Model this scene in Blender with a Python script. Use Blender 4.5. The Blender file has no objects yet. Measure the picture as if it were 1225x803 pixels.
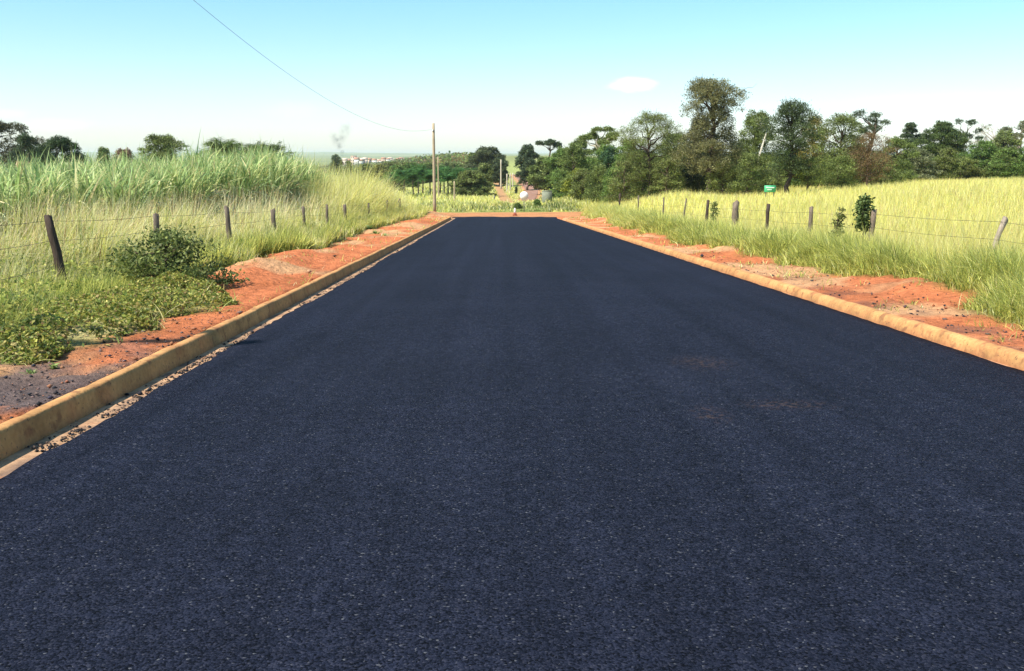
import bpy, math
import numpy as np
from mathutils import Vector

# ------------------------------------------------------------------ camera
SC = bpy.context.scene
COL = SC.collection
R = math.radians
F_PX, PW, PH = 1150.0, 1225.0, 803.0
PITCH, YAW, CAM_H = 10.52, 1.15, 1.5
cam = bpy.data.cameras.new('camera')
cam_o = bpy.data.objects.new('camera', cam)
COL.objects.link(cam_o)
cam.sensor_width = 36.0
cam.lens = F_PX / PW * 36.0
cam.clip_start = 0.05
cam.clip_end = 40000
cam_o.location = (0, 0, CAM_H)
cam_o.rotation_euler = (R(90 - PITCH), 0, R(-YAW))
SC.camera = cam_o

# ------------------------------------------------------------------ sky, sun
SUN_TO = Vector((-0.54, -0.34, 0.80)).normalized()
SUN_EL = math.asin(SUN_TO.z)
SUN_AZ = math.atan2(SUN_TO.x, SUN_TO.y)
world = bpy.data.worlds.new('World')
SC.world = world
world.use_nodes = True
wn, wl = world.node_tree.nodes, world.node_tree.links
wn.clear()
w_out = wn.new('ShaderNodeOutputWorld')
w_bg = wn.new('ShaderNodeBackground')
w_bg.inputs['Strength'].default_value = 0.114
sky = wn.new('ShaderNodeTexSky')
sky.sky_type = 'NISHITA'
sky.sun_disc = False
sky.sun_elevation = SUN_EL
sky.sun_rotation = SUN_AZ
sky.altitude = 400
sky.air_density = 1.0
sky.dust_density = 0.7
sky.ozone_density = 1.0


def wnode(kind, **kw):
    n = wn.new(kind)
    for k, v in kw.items():
        setattr(n, k, v)
    return n


# thin clouds, placed by direction on the sky itself
tc = wnode('ShaderNodeTexCoord')


def dir_at(px, py):
    c = Vector(((px - PW / 2) / F_PX, -(py - PH / 2) / F_PX, -1)).normalized()
    return cam_o.rotation_euler.to_matrix() @ c


def cloud_mask(px, py, half_w, half_h, noise_scale, soft):
    d = dir_at(px, py)
    right = Vector((d.y, -d.x, 0)).normalized()
    up = right.cross(d).normalized()
    sub = wnode('ShaderNodeVectorMath', operation='SUBTRACT')
    wl.new(tc.outputs['Generated'], sub.inputs[0])
    sub.inputs[1].default_value = d
    du = wnode('ShaderNodeVectorMath', operation='DOT_PRODUCT')
    dv = wnode('ShaderNodeVectorMath', operation='DOT_PRODUCT')
    wl.new(sub.outputs[0], du.inputs[0])
    wl.new(sub.outputs[0], dv.inputs[0])
    du.inputs[1].default_value = right / (half_w / F_PX)
    dv.inputs[1].default_value = up / (half_h / F_PX)
    cmb = wnode('ShaderNodeCombineXYZ')
    wl.new(du.outputs['Value'], cmb.inputs[0])
    wl.new(dv.outputs['Value'], cmb.inputs[1])
    ln = wnode('ShaderNodeVectorMath', operation='LENGTH')
    wl.new(cmb.outputs[0], ln.inputs[0])
    nz = wnode('ShaderNodeTexNoise')
    nz.inputs['Scale'].default_value = noise_scale
    nz.inputs['Detail'].default_value = 4
    wl.new(cmb.outputs[0], nz.inputs['Vector'])
    add = wnode('ShaderNodeMath', operation='MULTIPLY_ADD')
    wl.new(nz.outputs['Fac'], add.inputs[0])
    add.inputs[1].default_value = 0.9
    wl.new(ln.outputs['Value'], add.inputs[2])
    mr = wnode('ShaderNodeMapRange', interpolation_type='SMOOTHSTEP')
    wl.new(add.outputs[0], mr.inputs['Value'])
    mr.inputs['From Min'].default_value = 1.25 + soft
    mr.inputs['From Max'].default_value = 1.25 - soft
    mr.inputs['To Min'].default_value = 0
    mr.inputs['To Max'].default_value = 1
    return mr.outputs['Result']


grade = wnode('ShaderNodeMix', data_type='RGBA', blend_type='MULTIPLY')
grade.inputs['Factor'].default_value = 1
wl.new(sky.outputs['Color'], grade.inputs[6])
sxyz = wnode('ShaderNodeSeparateXYZ')
wl.new(tc.outputs['Generated'], sxyz.inputs[0])
elev = wnode('ShaderNodeMapRange', interpolation_type='SMOOTHSTEP')
wl.new(sxyz.outputs['Z'], elev.inputs['Value'])
elev.inputs['From Min'].default_value = 0.0
elev.inputs['From Max'].default_value = 0.19
tint = wnode('ShaderNodeMix', data_type='RGBA')
wl.new(elev.outputs[0], tint.inputs['Factor'])
tint.inputs[6].default_value = (0.96, 0.985, 1.09, 1)
tint.inputs[7].default_value = (0.66, 0.98, 0.99, 1)
wl.new(tint.outputs[2], grade.inputs[7])
last = grade.outputs[2]
for (px, py, hw, hh, ns, sf, amt) in ((757, 101, 30, 9, 1.2, 0.35, 0.55), (66, 149, 40, 7, 1.5, 0.5, 0.14),
                                      (352, 131, 34, 10, 1.4, 0.6, 0.07), (1115, 132, 90, 16, 1.6, 0.6, 0.15),
                                      (10, 136, 22, 5, 1.5, 0.5, 0.12), (1180, 172, 100, 18, 1.6, 0.6, 0.12)):
    m = cloud_mask(px, py, hw, hh, ns, sf)
    mul = wnode('ShaderNodeMath', operation='MULTIPLY')
    wl.new(m, mul.inputs[0])
    mul.inputs[1].default_value = amt
    mx = wnode('ShaderNodeMix', data_type='RGBA')
    wl.new(mul.outputs[0], mx.inputs['Factor'])
    wl.new(last, mx.inputs[6])
    mx.inputs[7].default_value = (8.6, 8.1, 7.6, 1)
    last = mx.outputs[2]
wl.new(last, w_bg.inputs['Color'])
wl.new(w_bg.outputs[0], w_out.inputs['Surface'])

sun = bpy.data.lights.new('sun', 'SUN')
sun.energy = 4.9
sun.angle = R(0.55)
sun.color = (1.0, 0.93, 0.80)
sun_o = bpy.data.objects.new('sun', sun)
COL.objects.link(sun_o)
sun_o.rotation_euler = SUN_TO.to_track_quat('Z', 'Y').to_euler()
sun_o.location = (-30, -25, 60)

vs = SC.view_settings
SC.display_settings.display_device = 'sRGB'
vs.view_transform = 'Standard'
vs.look = 'None'
vs.gamma = 1
vs.use_curve_mapping = False
vs.exposure = 0.78
cy = SC.cycles
cy.use_denoising = True
cy.max_bounces = 6
cy.diffuse_bounces = 3
cy.glossy_bounces = 2
cy.transmission_bounces = 3
cy.volume_bounces = 1
cy.transparent_max_bounces = 8
cy.caustics_reflective = False
cy.caustics_refractive = False
SC.render.engine = 'CYCLES'

# ------------------------------------------------------------------ helpers
rng = np.random.default_rng(7)


def smooth(a, b, x):
    t = np.clip((np.asarray(x, float) - a) / (b - a), 0, 1)
    return t * t * (3 - 2 * t)


def vnoise(x, y, seed=0):
    x = np.asarray(x, float); y = np.asarray(y, float)
    xi = np.floor(x).astype(np.int64); yi = np.floor(y).astype(np.int64)
    xf = x - xi; yf = y - yi
    u = xf * xf * (3 - 2 * xf); v = yf * yf * (3 - 2 * yf)

    def h(a, b):
        n = (a * 374761393 + b * 668265263 + seed * 982451653) & 0x7fffffff
        n = ((n ^ (n >> 13)) * 1274126177) & 0x7fffffff
        n = n ^ (n >> 16)
        return (n & 0xffff) / 65535.0
    return (h(xi, yi) * (1 - u) + h(xi + 1, yi) * u) * (1 - v) + (h(xi, yi + 1) * (1 - u) + h(xi + 1, yi + 1) * u) * v


def fbm(x, y, seed=0, o=4):
    s = 0; a = 0.5; t = 0
    for i in range(o):
        s = s + a * vnoise(np.asarray(x) * 2 ** i, np.asarray(y) * 2 ** i, seed + i * 17)
        t += a; a *= 0.5
    return s / t


def ray(px, py):
    return dir_at(px, py)


def at(px, py, Y):
    d = ray(px, py)
    return Vector((d.x / d.y * Y, Y, CAM_H + d.z / d.y * Y))


def xpx(px, Y):
    return at(px, 195, Y).x


def zpx(py, Y, px=600):
    return at(px, py, Y).z


def mesh_obj(name, V, F, mat, parent=None, col=None, smooth_shade=False):
    """one mesh object; F is an (n,3)/(n,4) array or a list of such arrays"""
    V = np.asarray(V, np.float32).reshape(-1, 3)
    Fs = F if isinstance(F, list) else [F]
    Fs = [np.asarray(f, np.int32) for f in Fs if len(f)]
    me = bpy.data.meshes.new(name)
    nl = sum(f.size for f in Fs); nf = sum(len(f) for f in Fs)
    me.vertices.add(len(V)); me.loops.add(nl); me.polygons.add(nf)
    me.vertices.foreach_set('co', V.ravel())
    me.loops.foreach_set('vertex_index', np.concatenate([f.ravel() for f in Fs]))
    tot = np.concatenate([np.full(len(f), f.shape[1], np.int32) for f in Fs])
    st = np.concatenate([[0], np.cumsum(tot)[:-1]]).astype(np.int32)
    me.polygons.foreach_set('loop_start', st)
    if smooth_shade:
        me.polygons.foreach_set('use_smooth', np.ones(nf, bool))
    me.update(calc_edges=True)
    if col is not None:
        c = np.ones((len(V), 4), np.float32)
        c[:, :3] = np.asarray(col, np.float32).reshape(-1, 3)
        ca = me.color_attributes.new('tone', 'FLOAT_COLOR', 'POINT')
        ca.data.foreach_set('color', c.ravel())
    me.materials.append(mat)
    o = bpy.data.objects.new(name, me)
    COL.objects.link(o)
    if parent is not None:
        o.parent = parent
    return o


def tag(o, label=None, cat=None, group=None, kind=None):
    if label: o['label'] = label
    if cat: o['category'] = cat
    if group: o['group'] = group
    if kind: o['kind'] = kind
    return o


def thing(name, label, cat, loc, group=None, rz=0.0):
    o = bpy.data.objects.new(name, None)
    COL.objects.link(o)
    o.empty_display_size = 0.3
    o.location = loc
    o.rotation_euler = (0, 0, rz)
    return tag(o, label, cat, group)


class Geo:
    """collects shapes; build() links them as ONE mesh"""
    def __init__(s):
        s.V = []; s.T = []; s.Q = []; s.C = []; s.n = 0

    def add(s, V, T=(), Q=(), col=(1, 1, 1)):
        V = np.asarray(V, float).reshape(-1, 3)
        if len(T): s.T.append(np.asarray(T, int).reshape(-1, 3) + s.n)
        if len(Q): s.Q.append(np.asarray(Q, int).reshape(-1, 4) + s.n)
        c = np.asarray(col, float)
        s.C.append(np.broadcast_to(c, (len(V), 3)) if c.ndim == 1 else c)
        s.V.append(V); s.n += len(V)

    def tube(s, pts, rad, sides=6, col=(1, 1, 1), cap=True):
        pts = np.asarray(pts, float); n = len(pts)
        rad = np.broadcast_to(np.asarray(rad, float), (n,))
        t = np.gradient(pts, axis=0)
        t /= np.linalg.norm(t, axis=1)[:, None] + 1e-9
        ref = np.array([1.0, 0.13, 0.0]) if abs(t[0][0]) < 0.8 else np.array([0, 1.0, 0.1])
        a = np.cross(t, ref); a /= np.linalg.norm(a, axis=1)[:, None] + 1e-9
        b = np.cross(t, a)
        th = np.arange(sides) * 2 * np.pi / sides
        V = pts[:, None] + rad[:, None, None] * (np.cos(th)[None, :, None] * a[:, None] + np.sin(th)[None, :, None] * b[:, None])
        V = V.reshape(-1, 3)
        Q = []
        for i in range(n - 1):
            for k in range(sides):
                k2 = (k + 1) % sides
                Q.append((i * sides + k, i * sides + k2, (i + 1) * sides + k2, (i + 1) * sides + k))
        T = []
        if cap:
            V = np.vstack([V, pts[:1], pts[-1:]])
            c0 = n * sides
            for k in range(sides):
                k2 = (k + 1) % sides
                T.append((c0, k2, k)); T.append((c0 + 1, (n - 1) * sides + k, (n - 1) * sides + k2))
        s.add(V, T, Q, col)

    def box(s, lo, hi, col=(1, 1, 1), bev=0.0):
        x0, y0, z0 = lo; x1, y1, z1 = hi
        if bev <= 0:
            V = [(x0, y0, z0), (x1, y0, z0), (x1, y1, z0), (x0, y1, z0), (x0, y0, z1), (x1, y0, z1), (x1, y1, z1), (x0, y1, z1)]
            Q = [(0, 3, 2, 1), (4, 5, 6, 7), (0, 1, 5, 4), (1, 2, 6, 5), (2, 3, 7, 6), (3, 0, 4, 7)]
            s.add(V, (), Q, col)
            return
        b = bev
        V = []
        for (z, i) in ((z0, b), (z0 + b, 0), (z1 - b, 0), (z1, b)):
            V += [(x0 + i, y0 + i, z), (x1 - i, y0 + i, z), (x1 - i, y1 - i, z), (x0 + i, y1 - i, z)]
        Q = [(0, 3, 2, 1), (12, 13, 14, 15)]
        for L in range(3):
            for k in range(4):
                k2 = (k + 1) % 4
                Q.append((L * 4 + k, L * 4 + k2, L * 4 + 4 + k2, L * 4 + 4 + k))
        s.add(V, (), Q, col)

    def leaves(s, P, size, col, aspect=0.5, flat=0.35):
        """rhombic leaves at P, random facing; flat>0 turns them to the sky"""
        P = np.asarray(P); n = len(P)
        if not n: return
        nrm = rng.normal(size=(n, 3)); nrm[:, 2] = np.abs(nrm[:, 2]) + flat
        nrm /= np.linalg.norm(nrm, axis=1)[:, None]
        r = rng.normal(size=(n, 3))
        u = np.cross(nrm, r); u /= np.linalg.norm(u, axis=1)[:, None] + 1e-9
        v = np.cross(nrm, u)
        sz = np.broadcast_to(np.asarray(size, float), (n,))[:, None]
        a = u * sz * 0.5; b = v * sz * 0.5 * aspect
        V = np.stack([P - a, P + b - a * 0.15, P + a, P - b - a * 0.15], 1)
        i = np.arange(n)[:, None] * 4
        Q = i + np.array([0, 1, 2, 3])[None]
        c = np.asarray(col, float)
        if c.ndim == 1: c = np.broadcast_to(c, (n, 3))
        s.add(V, (), Q, np.repeat(c, 4, 0))

    def ribbons(s, P, az, tilt, L, W, droop, col, nseg=3, tipcol=None):
        """curved tapering blades: start P, azimuth az, angle from vertical tilt"""
        P = np.asarray(P); n = len(P)
        if not n: return
        b = lambda q: np.broadcast_to(np.asarray(q, float), (n,))
        az, tilt, L, W, droop = map(b, (az, tilt, L, W, droop))
        dh = np.stack([np.cos(az), np.sin(az), 0 * az], 1)
        tw = az + np.pi / 2 + rng.normal(0, 0.5, n)
        wd = np.stack([np.cos(tw), np.sin(tw), rng.normal(0, 0.25, n)], 1)
        rows = []
        for k in range(nseg + 1):
            t = k / nseg
            hor = L * (t * np.sin(tilt) + droop * t * t * 0.6)
            ver = L * (t * np.cos(tilt) - droop * t * t * 0.75)
            c = P + dh * hor[:, None]; c[:, 2] += ver
            if k == nseg:
                rows.append(c[:, None])
            else:
                w = (W * (0.55 + 0.45 * math.sin(math.pi * min(1, t * 1.6 + 0.1))) * (1 - t ** 2.2) * 0.5)[:, None]
                rows.append(np.stack([c - wd * w, c + wd * w], 1))
        V = np.concatenate(rows, 1)
        m = 2 * nseg + 1
        T = []
        for k in range(nseg - 1):
            T += [(2 * k, 2 * k + 1, 2 * k + 3), (2 * k, 2 * k + 3, 2 * k + 2)]
        T.append((2 * nseg - 2, 2 * nseg - 1, 2 * nseg))
        T = np.arange(n)[:, None, None] * m + np.array(T)[None]
        c = np.asarray(col, float)
        if c.ndim == 1: c = np.broadcast_to(c, (n, 3))
        if tipcol is None:
            C = np.repeat(c, m, 0)
        else:
            tt = np.array([k / nseg for k in range(nseg) for _ in (0, 1)] + [1.0])[None, :, None]
            tcx = np.asarray(tipcol, float)
            if tcx.ndim == 1: tcx = np.broadcast_to(tcx, (n, 3))
            C = (c[:, None] * (1 - tt ** 1.5) + tcx[:, None] * tt ** 1.5).reshape(-1, 3)
        s.add(V, T, (), C)

    def build(s, name, mat, parent=None, smooth_shade=False, color=True):
        F = []
        if s.T: F.append(np.concatenate(s.T))
        if s.Q: F.append(np.concatenate(s.Q))
        return mesh_obj(name, np.concatenate(s.V), F, mat, parent, np.concatenate(s.C) if color else None, smooth_shade)


# ------------------------------------------------------------------ materials
def new_mat(name):
    m = bpy.data.materials.new(name)
    m.use_nodes = True
    nt = m.node_tree
    nt.nodes.clear()
    out = nt.nodes.new('ShaderNodeOutputMaterial')
    return m, nt.nodes, nt.links, out


def N(nodes, kind, **kw):
    n = nodes.new(kind)
    for k, v in kw.items(): setattr(n, k, v)
    return n


def noise_mul(nd, lk, color_sock, scale, lo, hi, coords, detail=4, stretch=None):
    nz = N(nd, 'ShaderNodeTexNoise')
    nz.inputs['Scale'].default_value = scale
    nz.inputs['Detail'].default_value = detail
    if stretch:
        mp = N(nd, 'ShaderNodeMapping'); mp.inputs['Scale'].default_value = stretch
        lk.new(coords, mp.inputs['Vector']); lk.new(mp.outputs[0], nz.inputs['Vector'])
    else:
        lk.new(coords, nz.inputs['Vector'])
    mr = N(nd, 'ShaderNodeMapRange')
    lk.new(nz.outputs['Fac'], mr.inputs['Value'])
    mr.inputs['From Min'].default_value = 0.3; mr.inputs['From Max'].default_value = 0.7
    mr.inputs['To Min'].default_value = lo; mr.inputs['To Max'].default_value = hi
    mx = N(nd, 'ShaderNodeMix', data_type='RGBA', blend_type='MULTIPLY')
    mx.inputs['Factor'].default_value = 1
    lk.new(color_sock, mx.inputs[6])
    cb = N(nd, 'ShaderNodeCombineColor')
    for i in range(3): lk.new(mr.outputs[0], cb.inputs[i])
    lk.new(cb.outputs[0], mx.inputs[7])
    return mx.outputs[2], nz.outputs['Fac']


def leaf_mat(name, trans=0.35, rough=0.55, spec=0.3):
    m, nd, lk, out = new_mat(name)
    at_ = N(nd, 'ShaderNodeAttribute', attribute_name='tone')
    p = N(nd, 'ShaderNodeBsdfPrincipled')
    p.inputs['Roughness'].default_value = rough
    p.inputs['Specular IOR Level'].default_value = spec
    lk.new(at_.outputs['Color'], p.inputs['Base Color'])
    t = N(nd, 'ShaderNodeBsdfTranslucent')
    lk.new(at_.outputs['Color'], t.inputs['Color'])
    mx = N(nd, 'ShaderNodeMixShader'); mx.inputs[0].default_value = trans
    lk.new(p.outputs[0], mx.inputs[1]); lk.new(t.outputs[0], mx.inputs[2])
    lk.new(mx.outputs[0], out.inputs['Surface'])
    return m


def rough_mat(name, base=None, rough=0.85, scale=8, lo=0.75, hi=1.2, bump=0.3, bscale=None, spec=0.25, stretch=None, metallic=0.0):
    """matte procedural surface; base None takes the mesh's own tone attribute"""
    m, nd, lk, out = new_mat(name)
    tcn = N(nd, 'ShaderNodeTexCoord')
    p = N(nd, 'ShaderNodeBsdfPrincipled')
    p.inputs['Roughness'].default_value = rough
    p.inputs['Specular IOR Level'].default_value = spec
    p.inputs['Metallic'].default_value = metallic
    if base is None:
        src = N(nd, 'ShaderNodeAttribute', attribute_name='tone').outputs['Color']
    else:
        rgb = N(nd, 'ShaderNodeRGB'); rgb.outputs[0].default_value = (*base, 1); src = rgb.outputs[0]
    c, f = noise_mul(nd, lk, src, scale, lo, hi, tcn.outputs['Object'], 5, stretch)
    lk.new(c, p.inputs['Base Color'])
    if bump:
        bp = N(nd, 'ShaderNodeBump'); bp.inputs['Strength'].default_value = bump
        bp.inputs['Distance'].default_value = 0.02
        nz = N(nd, 'ShaderNodeTexNoise'); nz.inputs['Scale'].default_value = bscale or scale * 4
        nz.inputs['Detail'].default_value = 5
        if stretch:
            mp = N(nd, 'ShaderNodeMapping'); mp.inputs['Scale'].default_value = stretch
            lk.new(tcn.outputs['Object'], mp.inputs['Vector']); lk.new(mp.outputs[0], nz.inputs['Vector'])
        else:
            lk.new(tcn.outputs['Object'], nz.inputs['Vector'])
        lk.new(nz.outputs['Fac'], bp.inputs['Height'])
        lk.new(bp.outputs[0], p.inputs['Normal'])
    lk.new(p.outputs[0], out.inputs['Surface'])
    return m


def asphalt_mat():
    m, nd, lk, out = new_mat('fresh asphalt')
    tcn = N(nd, 'ShaderNodeTexCoord'); co = tcn.outputs['Object']
    v = N(nd, 'ShaderNodeTexVoronoi'); v.inputs['Scale'].default_value = 115
    lk.new(co, v.inputs['Vector'])
    sep = N(nd, 'ShaderNodeSeparateColor'); lk.new(v.outputs['Color'], sep.inputs[0])
    ramp = N(nd, 'ShaderNodeValToRGB'); cr = ramp.color_ramp
    cr.elements[0].position = 0.0; cr.elements[0].color = (0.002, 0.0025, 0.005, 1)
    cr.elements[1].position = 1.0; cr.elements[1].color = (0.080, 0.084, 0.098, 1)
    e = cr.elements.new(0.5); e.color = (0.0092, 0.0117, 0.0235, 1)
    e = cr.elements.new(0.90); e.color = (0.017, 0.0195, 0.035, 1)
    e = cr.elements.new(0.985); e.color = (0.026, 0.028, 0.043, 1)
    lk.new(sep.outputs[0], ramp.inputs[0])
    c, _ = noise_mul(nd, lk, ramp.outputs[0], 0.7, 0.88, 1.12, co, 6)
    c, _ = noise_mul(nd, lk, c, 1.0, 0.84, 1.17, co, 4, stretch=(3.6, 0.03, 1))
    c, _ = noise_mul(nd, lk, c, 1.0, 0.93, 1.07, co, 2, stretch=(0.5, 0.012, 1))
    c, _ = noise_mul(nd, lk, c, 13, 0.78, 1.22, co, 4)
    # a few scuffs of trodden-on soil
    acc = None
    for (cx, cyy, sx, sy) in ((2.12, 6.7, .30, .16), (1.9, 8.5, .25, .35), (1.5, 6.4, .12, .25), (2.2, 73.2, 3.5, 1.2), (0, 73.6, 5, .8)):
        sb = N(nd, 'ShaderNodeVectorMath', operation='SUBTRACT'); lk.new(co, sb.inputs[0]); sb.inputs[1].default_value = (cx, cyy, 0)
        ms = N(nd, 'ShaderNodeVectorMath', operation='MULTIPLY'); lk.new(sb.outputs[0], ms.inputs[0]); ms.inputs[1].default_value = (1 / sx, 1 / sy, 0)
        ln = N(nd, 'ShaderNodeVectorMath', operation='LENGTH'); lk.new(ms.outputs[0], ln.inputs[0])
        mr = N(nd, 'ShaderNodeMapRange', interpolation_type='SMOOTHSTEP'); lk.new(ln.outputs['Value'], mr.inputs['Value'])
        mr.inputs['From Min'].default_value = 1.6; mr.inputs['From Max'].default_value = 0
        if acc is None: acc = mr.outputs[0]
        else:
            ad = N(nd, 'ShaderNodeMath', operation='MAXIMUM'); lk.new(acc, ad.inputs[0]); lk.new(mr.outputs[0], ad.inputs[1]); acc = ad.outputs[0]
    d2 = N(nd, 'ShaderNodeTexNoise'); d2.inputs['Scale'].default_value = 26; d2.inputs['Detail'].default_value = 4
    lk.new(co, d2.inputs['Vector'])
    m2 = N(nd, 'ShaderNodeMapRange'); lk.new(d2.outputs[0], m2.inputs['Value'])
    m2.inputs['From Min'].default_value = .48; m2.inputs['From Max'].default_value = .68; m2.inputs['To Max'].default_value = .38
    mm = N(nd, 'ShaderNodeMath', operation='MULTIPLY'); lk.new(acc, mm.inputs[0]); lk.new(m2.outputs[0], mm.inputs[1])
    mx = N(nd, 'ShaderNodeMix', data_type='RGBA'); lk.new(mm.outputs[0], mx.inputs['Factor'])
    lk.new(c, mx.inputs[6]); mx.inputs[7].default_value = (0.13, 0.075, 0.045, 1)
    p = N(nd, 'ShaderNodeBsdfPrincipled')
    lk.new(mx.outputs[2], p.inputs['Base Color'])
    p.inputs['Roughness'].default_value = 0.75
    p.inputs['Specular IOR Level'].default_value = 0.05
    bp = N(nd, 'ShaderNodeBump'); bp.inputs['Strength'].default_value = 0.7; bp.inputs['Distance'].default_value = 0.006
    lk.new(v.outputs['Distance'], bp.inputs['Height']); bp.invert = True
    bp2 = N(nd, 'ShaderNodeBump'); bp2.inputs['Strength'].default_value = 0.5; bp2.inputs['Distance'].default_value = 0.01
    n3 = N(nd, 'ShaderNodeTexNoise'); n3.inputs['Scale'].default_value = 28; n3.inputs['Detail'].default_value = 4
    lk.new(co, n3.inputs['Vector']); lk.new(n3.outputs[0], bp2.inputs['Height']); lk.new(bp.outputs[0], bp2.inputs['Normal'])
    lk.new(bp2.outputs[0], p.inputs['Normal'])
    lk.new(p.outputs[0], out.inputs['Surface'])
    return m


def terrain_mat():
    m, nd, lk, out = new_mat('soil and field')
    tcn = N(nd, 'ShaderNodeTexCoord'); co = tcn.outputs['Object']
    src = N(nd, 'ShaderNodeAttribute', attribute_name='tone').outputs['Color']
    c, _ = noise_mul(nd, lk, src, 0.8, 0.85, 1.15, co, 6)
    c, _ = noise_mul(nd, lk, c, 9, 0.75, 1.2, co, 6)
    c, _ = noise_mul(nd, lk, c, 55, 0.8, 1.15, co, 3)
    p = N(nd, 'ShaderNodeBsdfPrincipled'); p.inputs['Roughness'].default_value = 0.95
    p.inputs['Specular IOR Level'].default_value = 0.1
    lk.new(c, p.inputs['Base Color'])
    bp = N(nd, 'ShaderNodeBump'); bp.inputs['Strength'].default_value = 1.0; bp.inputs['Distance'].default_value = 0.08
    nz = N(nd, 'ShaderNodeTexNoise'); nz.inputs['Scale'].default_value = 11; nz.inputs['Detail'].default_value = 7
    nz.inputs['Roughness'].default_value = 0.65
    lk.new(co, nz.inputs['Vector']); lk.new(nz.outputs[0], bp.inputs['Height']); lk.new(bp.outputs[0], p.inputs['Normal'])
    lk.new(p.outputs[0], out.inputs['Surface'])
    return m


M_ASPHALT = asphalt_mat()
M_TERRAIN = terrain_mat()
def kerb_mat():
    m, nd, lk, out = new_mat('sandy concrete')
    co = N(nd, 'ShaderNodeTexCoord').outputs['Object']
    c = N(nd, 'ShaderNodeAttribute', attribute_name='tone').outputs['Color']
    c, _ = noise_mul(nd, lk, c, 2.2, .82, 1.15, co, 6)
    c, _ = noise_mul(nd, lk, c, 24, .85, 1.12, co, 4)
    for (sc, a, b, colr, amt, off) in ((7, .57, .68, (.20, .085, .045, 1), .7, 0), (3.2, .58, .74, (.36, .13, .06, 1), .6, 5), (38, .63, .7, (.05, .04, .04, 1), .75, 9)):
        nz = N(nd, 'ShaderNodeTexNoise'); nz.inputs['Scale'].default_value = sc; nz.inputs['Detail'].default_value = 6
        mp = N(nd, 'ShaderNodeMapping'); mp.inputs['Location'].default_value = (off, off, off); lk.new(co, mp.inputs[0]); lk.new(mp.outputs[0], nz.inputs['Vector'])
        mr = N(nd, 'ShaderNodeMapRange'); lk.new(nz.outputs[0], mr.inputs['Value'])
        mr.inputs['From Min'].default_value = a; mr.inputs['From Max'].default_value = b; mr.inputs['To Max'].default_value = amt
        mx = N(nd, 'ShaderNodeMix', data_type='RGBA'); lk.new(mr.outputs[0], mx.inputs['Factor']); lk.new(c, mx.inputs[6]); mx.inputs[7].default_value = colr
        c = mx.outputs[2]
    p = N(nd, 'ShaderNodeBsdfPrincipled'); p.inputs['Roughness'].default_value = .9; p.inputs['Specular IOR Level'].default_value = .15
    lk.new(c, p.inputs['Base Color'])
    bp = N(nd, 'ShaderNodeBump'); bp.inputs['Strength'].default_value = .6; bp.inputs['Distance'].default_value = .012
    nz = N(nd, 'ShaderNodeTexNoise'); nz.inputs['Scale'].default_value = 22; nz.inputs['Detail'].default_value = 7
    lk.new(co, nz.inputs['Vector']); lk.new(nz.outputs[0], bp.inputs['Height']); lk.new(bp.outputs[0], p.inputs['Normal'])
    lk.new(p.outputs[0], out.inputs['Surface'])
    return m


M_KERB = kerb_mat()
M_LEAF = leaf_mat('tree leaves', 0.38)
M_GRASS = leaf_mat('grass blades', 0.45, 0.6, 0.2)
M_CANE = leaf_mat('cane leaves', 0.35, 0.5, 0.35)
M_BARK = rough_mat('bark', None, 0.9, 6, 0.7, 1.25, 0.6, 20, 0.1, (4, 4, 1))
M_POST = rough_mat('weathered wood', None, 0.9, 9, 0.65, 1.3, 0.7, 30, 0.1, (6, 6, 0.8))
M_WIRE = rough_mat('rusty wire', (0.10, 0.075, 0.06), 0.6, 20, 0.8, 1.2, 0, spec=0.4, metallic=0.5)
M_CABLE = rough_mat('black cable', (0.17, 0.18, 0.19), 0.6, 20, 0.9, 1.1, 0)
M_WHITE = rough_mat('white paint', (0.80, 0.80, 0.78), 0.6, 5, 0.98, 1.02, 0, 40, 0.2)
M_METAL = rough_mat('galvanised steel', (0.16, 0.15, 0.14), 0.55, 12, 0.8, 1.2, 0.1, 60, 0.4, metallic=0.4)
M_PLAIN = rough_mat('painted surface', None, 0.8, 2, 0.88, 1.1, 0.15, 12, 0.25)
M_STONE = rough_mat('crumbs', None, 0.85, 14, 0.7, 1.3, 0.4, 60, 0.25)
M_FARROAD = rough_mat('worn road', (0.29, 0.16, 0.115), 0.85, 0.6, 0.8, 1.15, 0.2, 30, 0.2)

# ------------------------------------------------------------------ terrain
SLOPE = 0.0407
YK = np.array([-60, 75, 86, 110, 150, 200, 250, 300, 400, 600, 1000, 2000, 5000, 9000, 14000], float)
AX = np.array([60 * SLOPE, -75 * SLOPE, -3.2, -3.75, -4.9, -5.5, -5.2, -4.5, -3.7, -1.6, 0.5, 1.5, 6, 28, 34], float)
LF = np.array([60 * SLOPE, -75 * SLOPE, -3.3, -4.1, -5.3, -6.6, -8.0, -9.0, -10.5, -13, -14, -12, 2, 42, 46], float)
_yy = np.concatenate([np.arange(-60, 400, 2.0), np.arange(400, 14001, 40.0)])


def _sm(tab):
    near = np.interp(np.arange(-60, 400, 2.0), YK, tab)
    pad = np.pad(near, 4, mode='edge'); pad[-4:] = near[-1]
    sm = np.convolve(pad, np.ones(9) / 9, 'valid')
    keep = smooth(74, 84, np.arange(-60, 400, 2.0)) * (1 - smooth(380, 392, np.arange(-60, 400, 2.0)))
    near = near * (1 - keep) + sm * keep
    return np.concatenate([near, np.interp(np.arange(400, 14001, 40.0), YK, tab)])


_ax, _lf = _sm(AX), _sm(LF)


def road_z(Y):
    return np.interp(Y, _yy, _ax)


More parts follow.
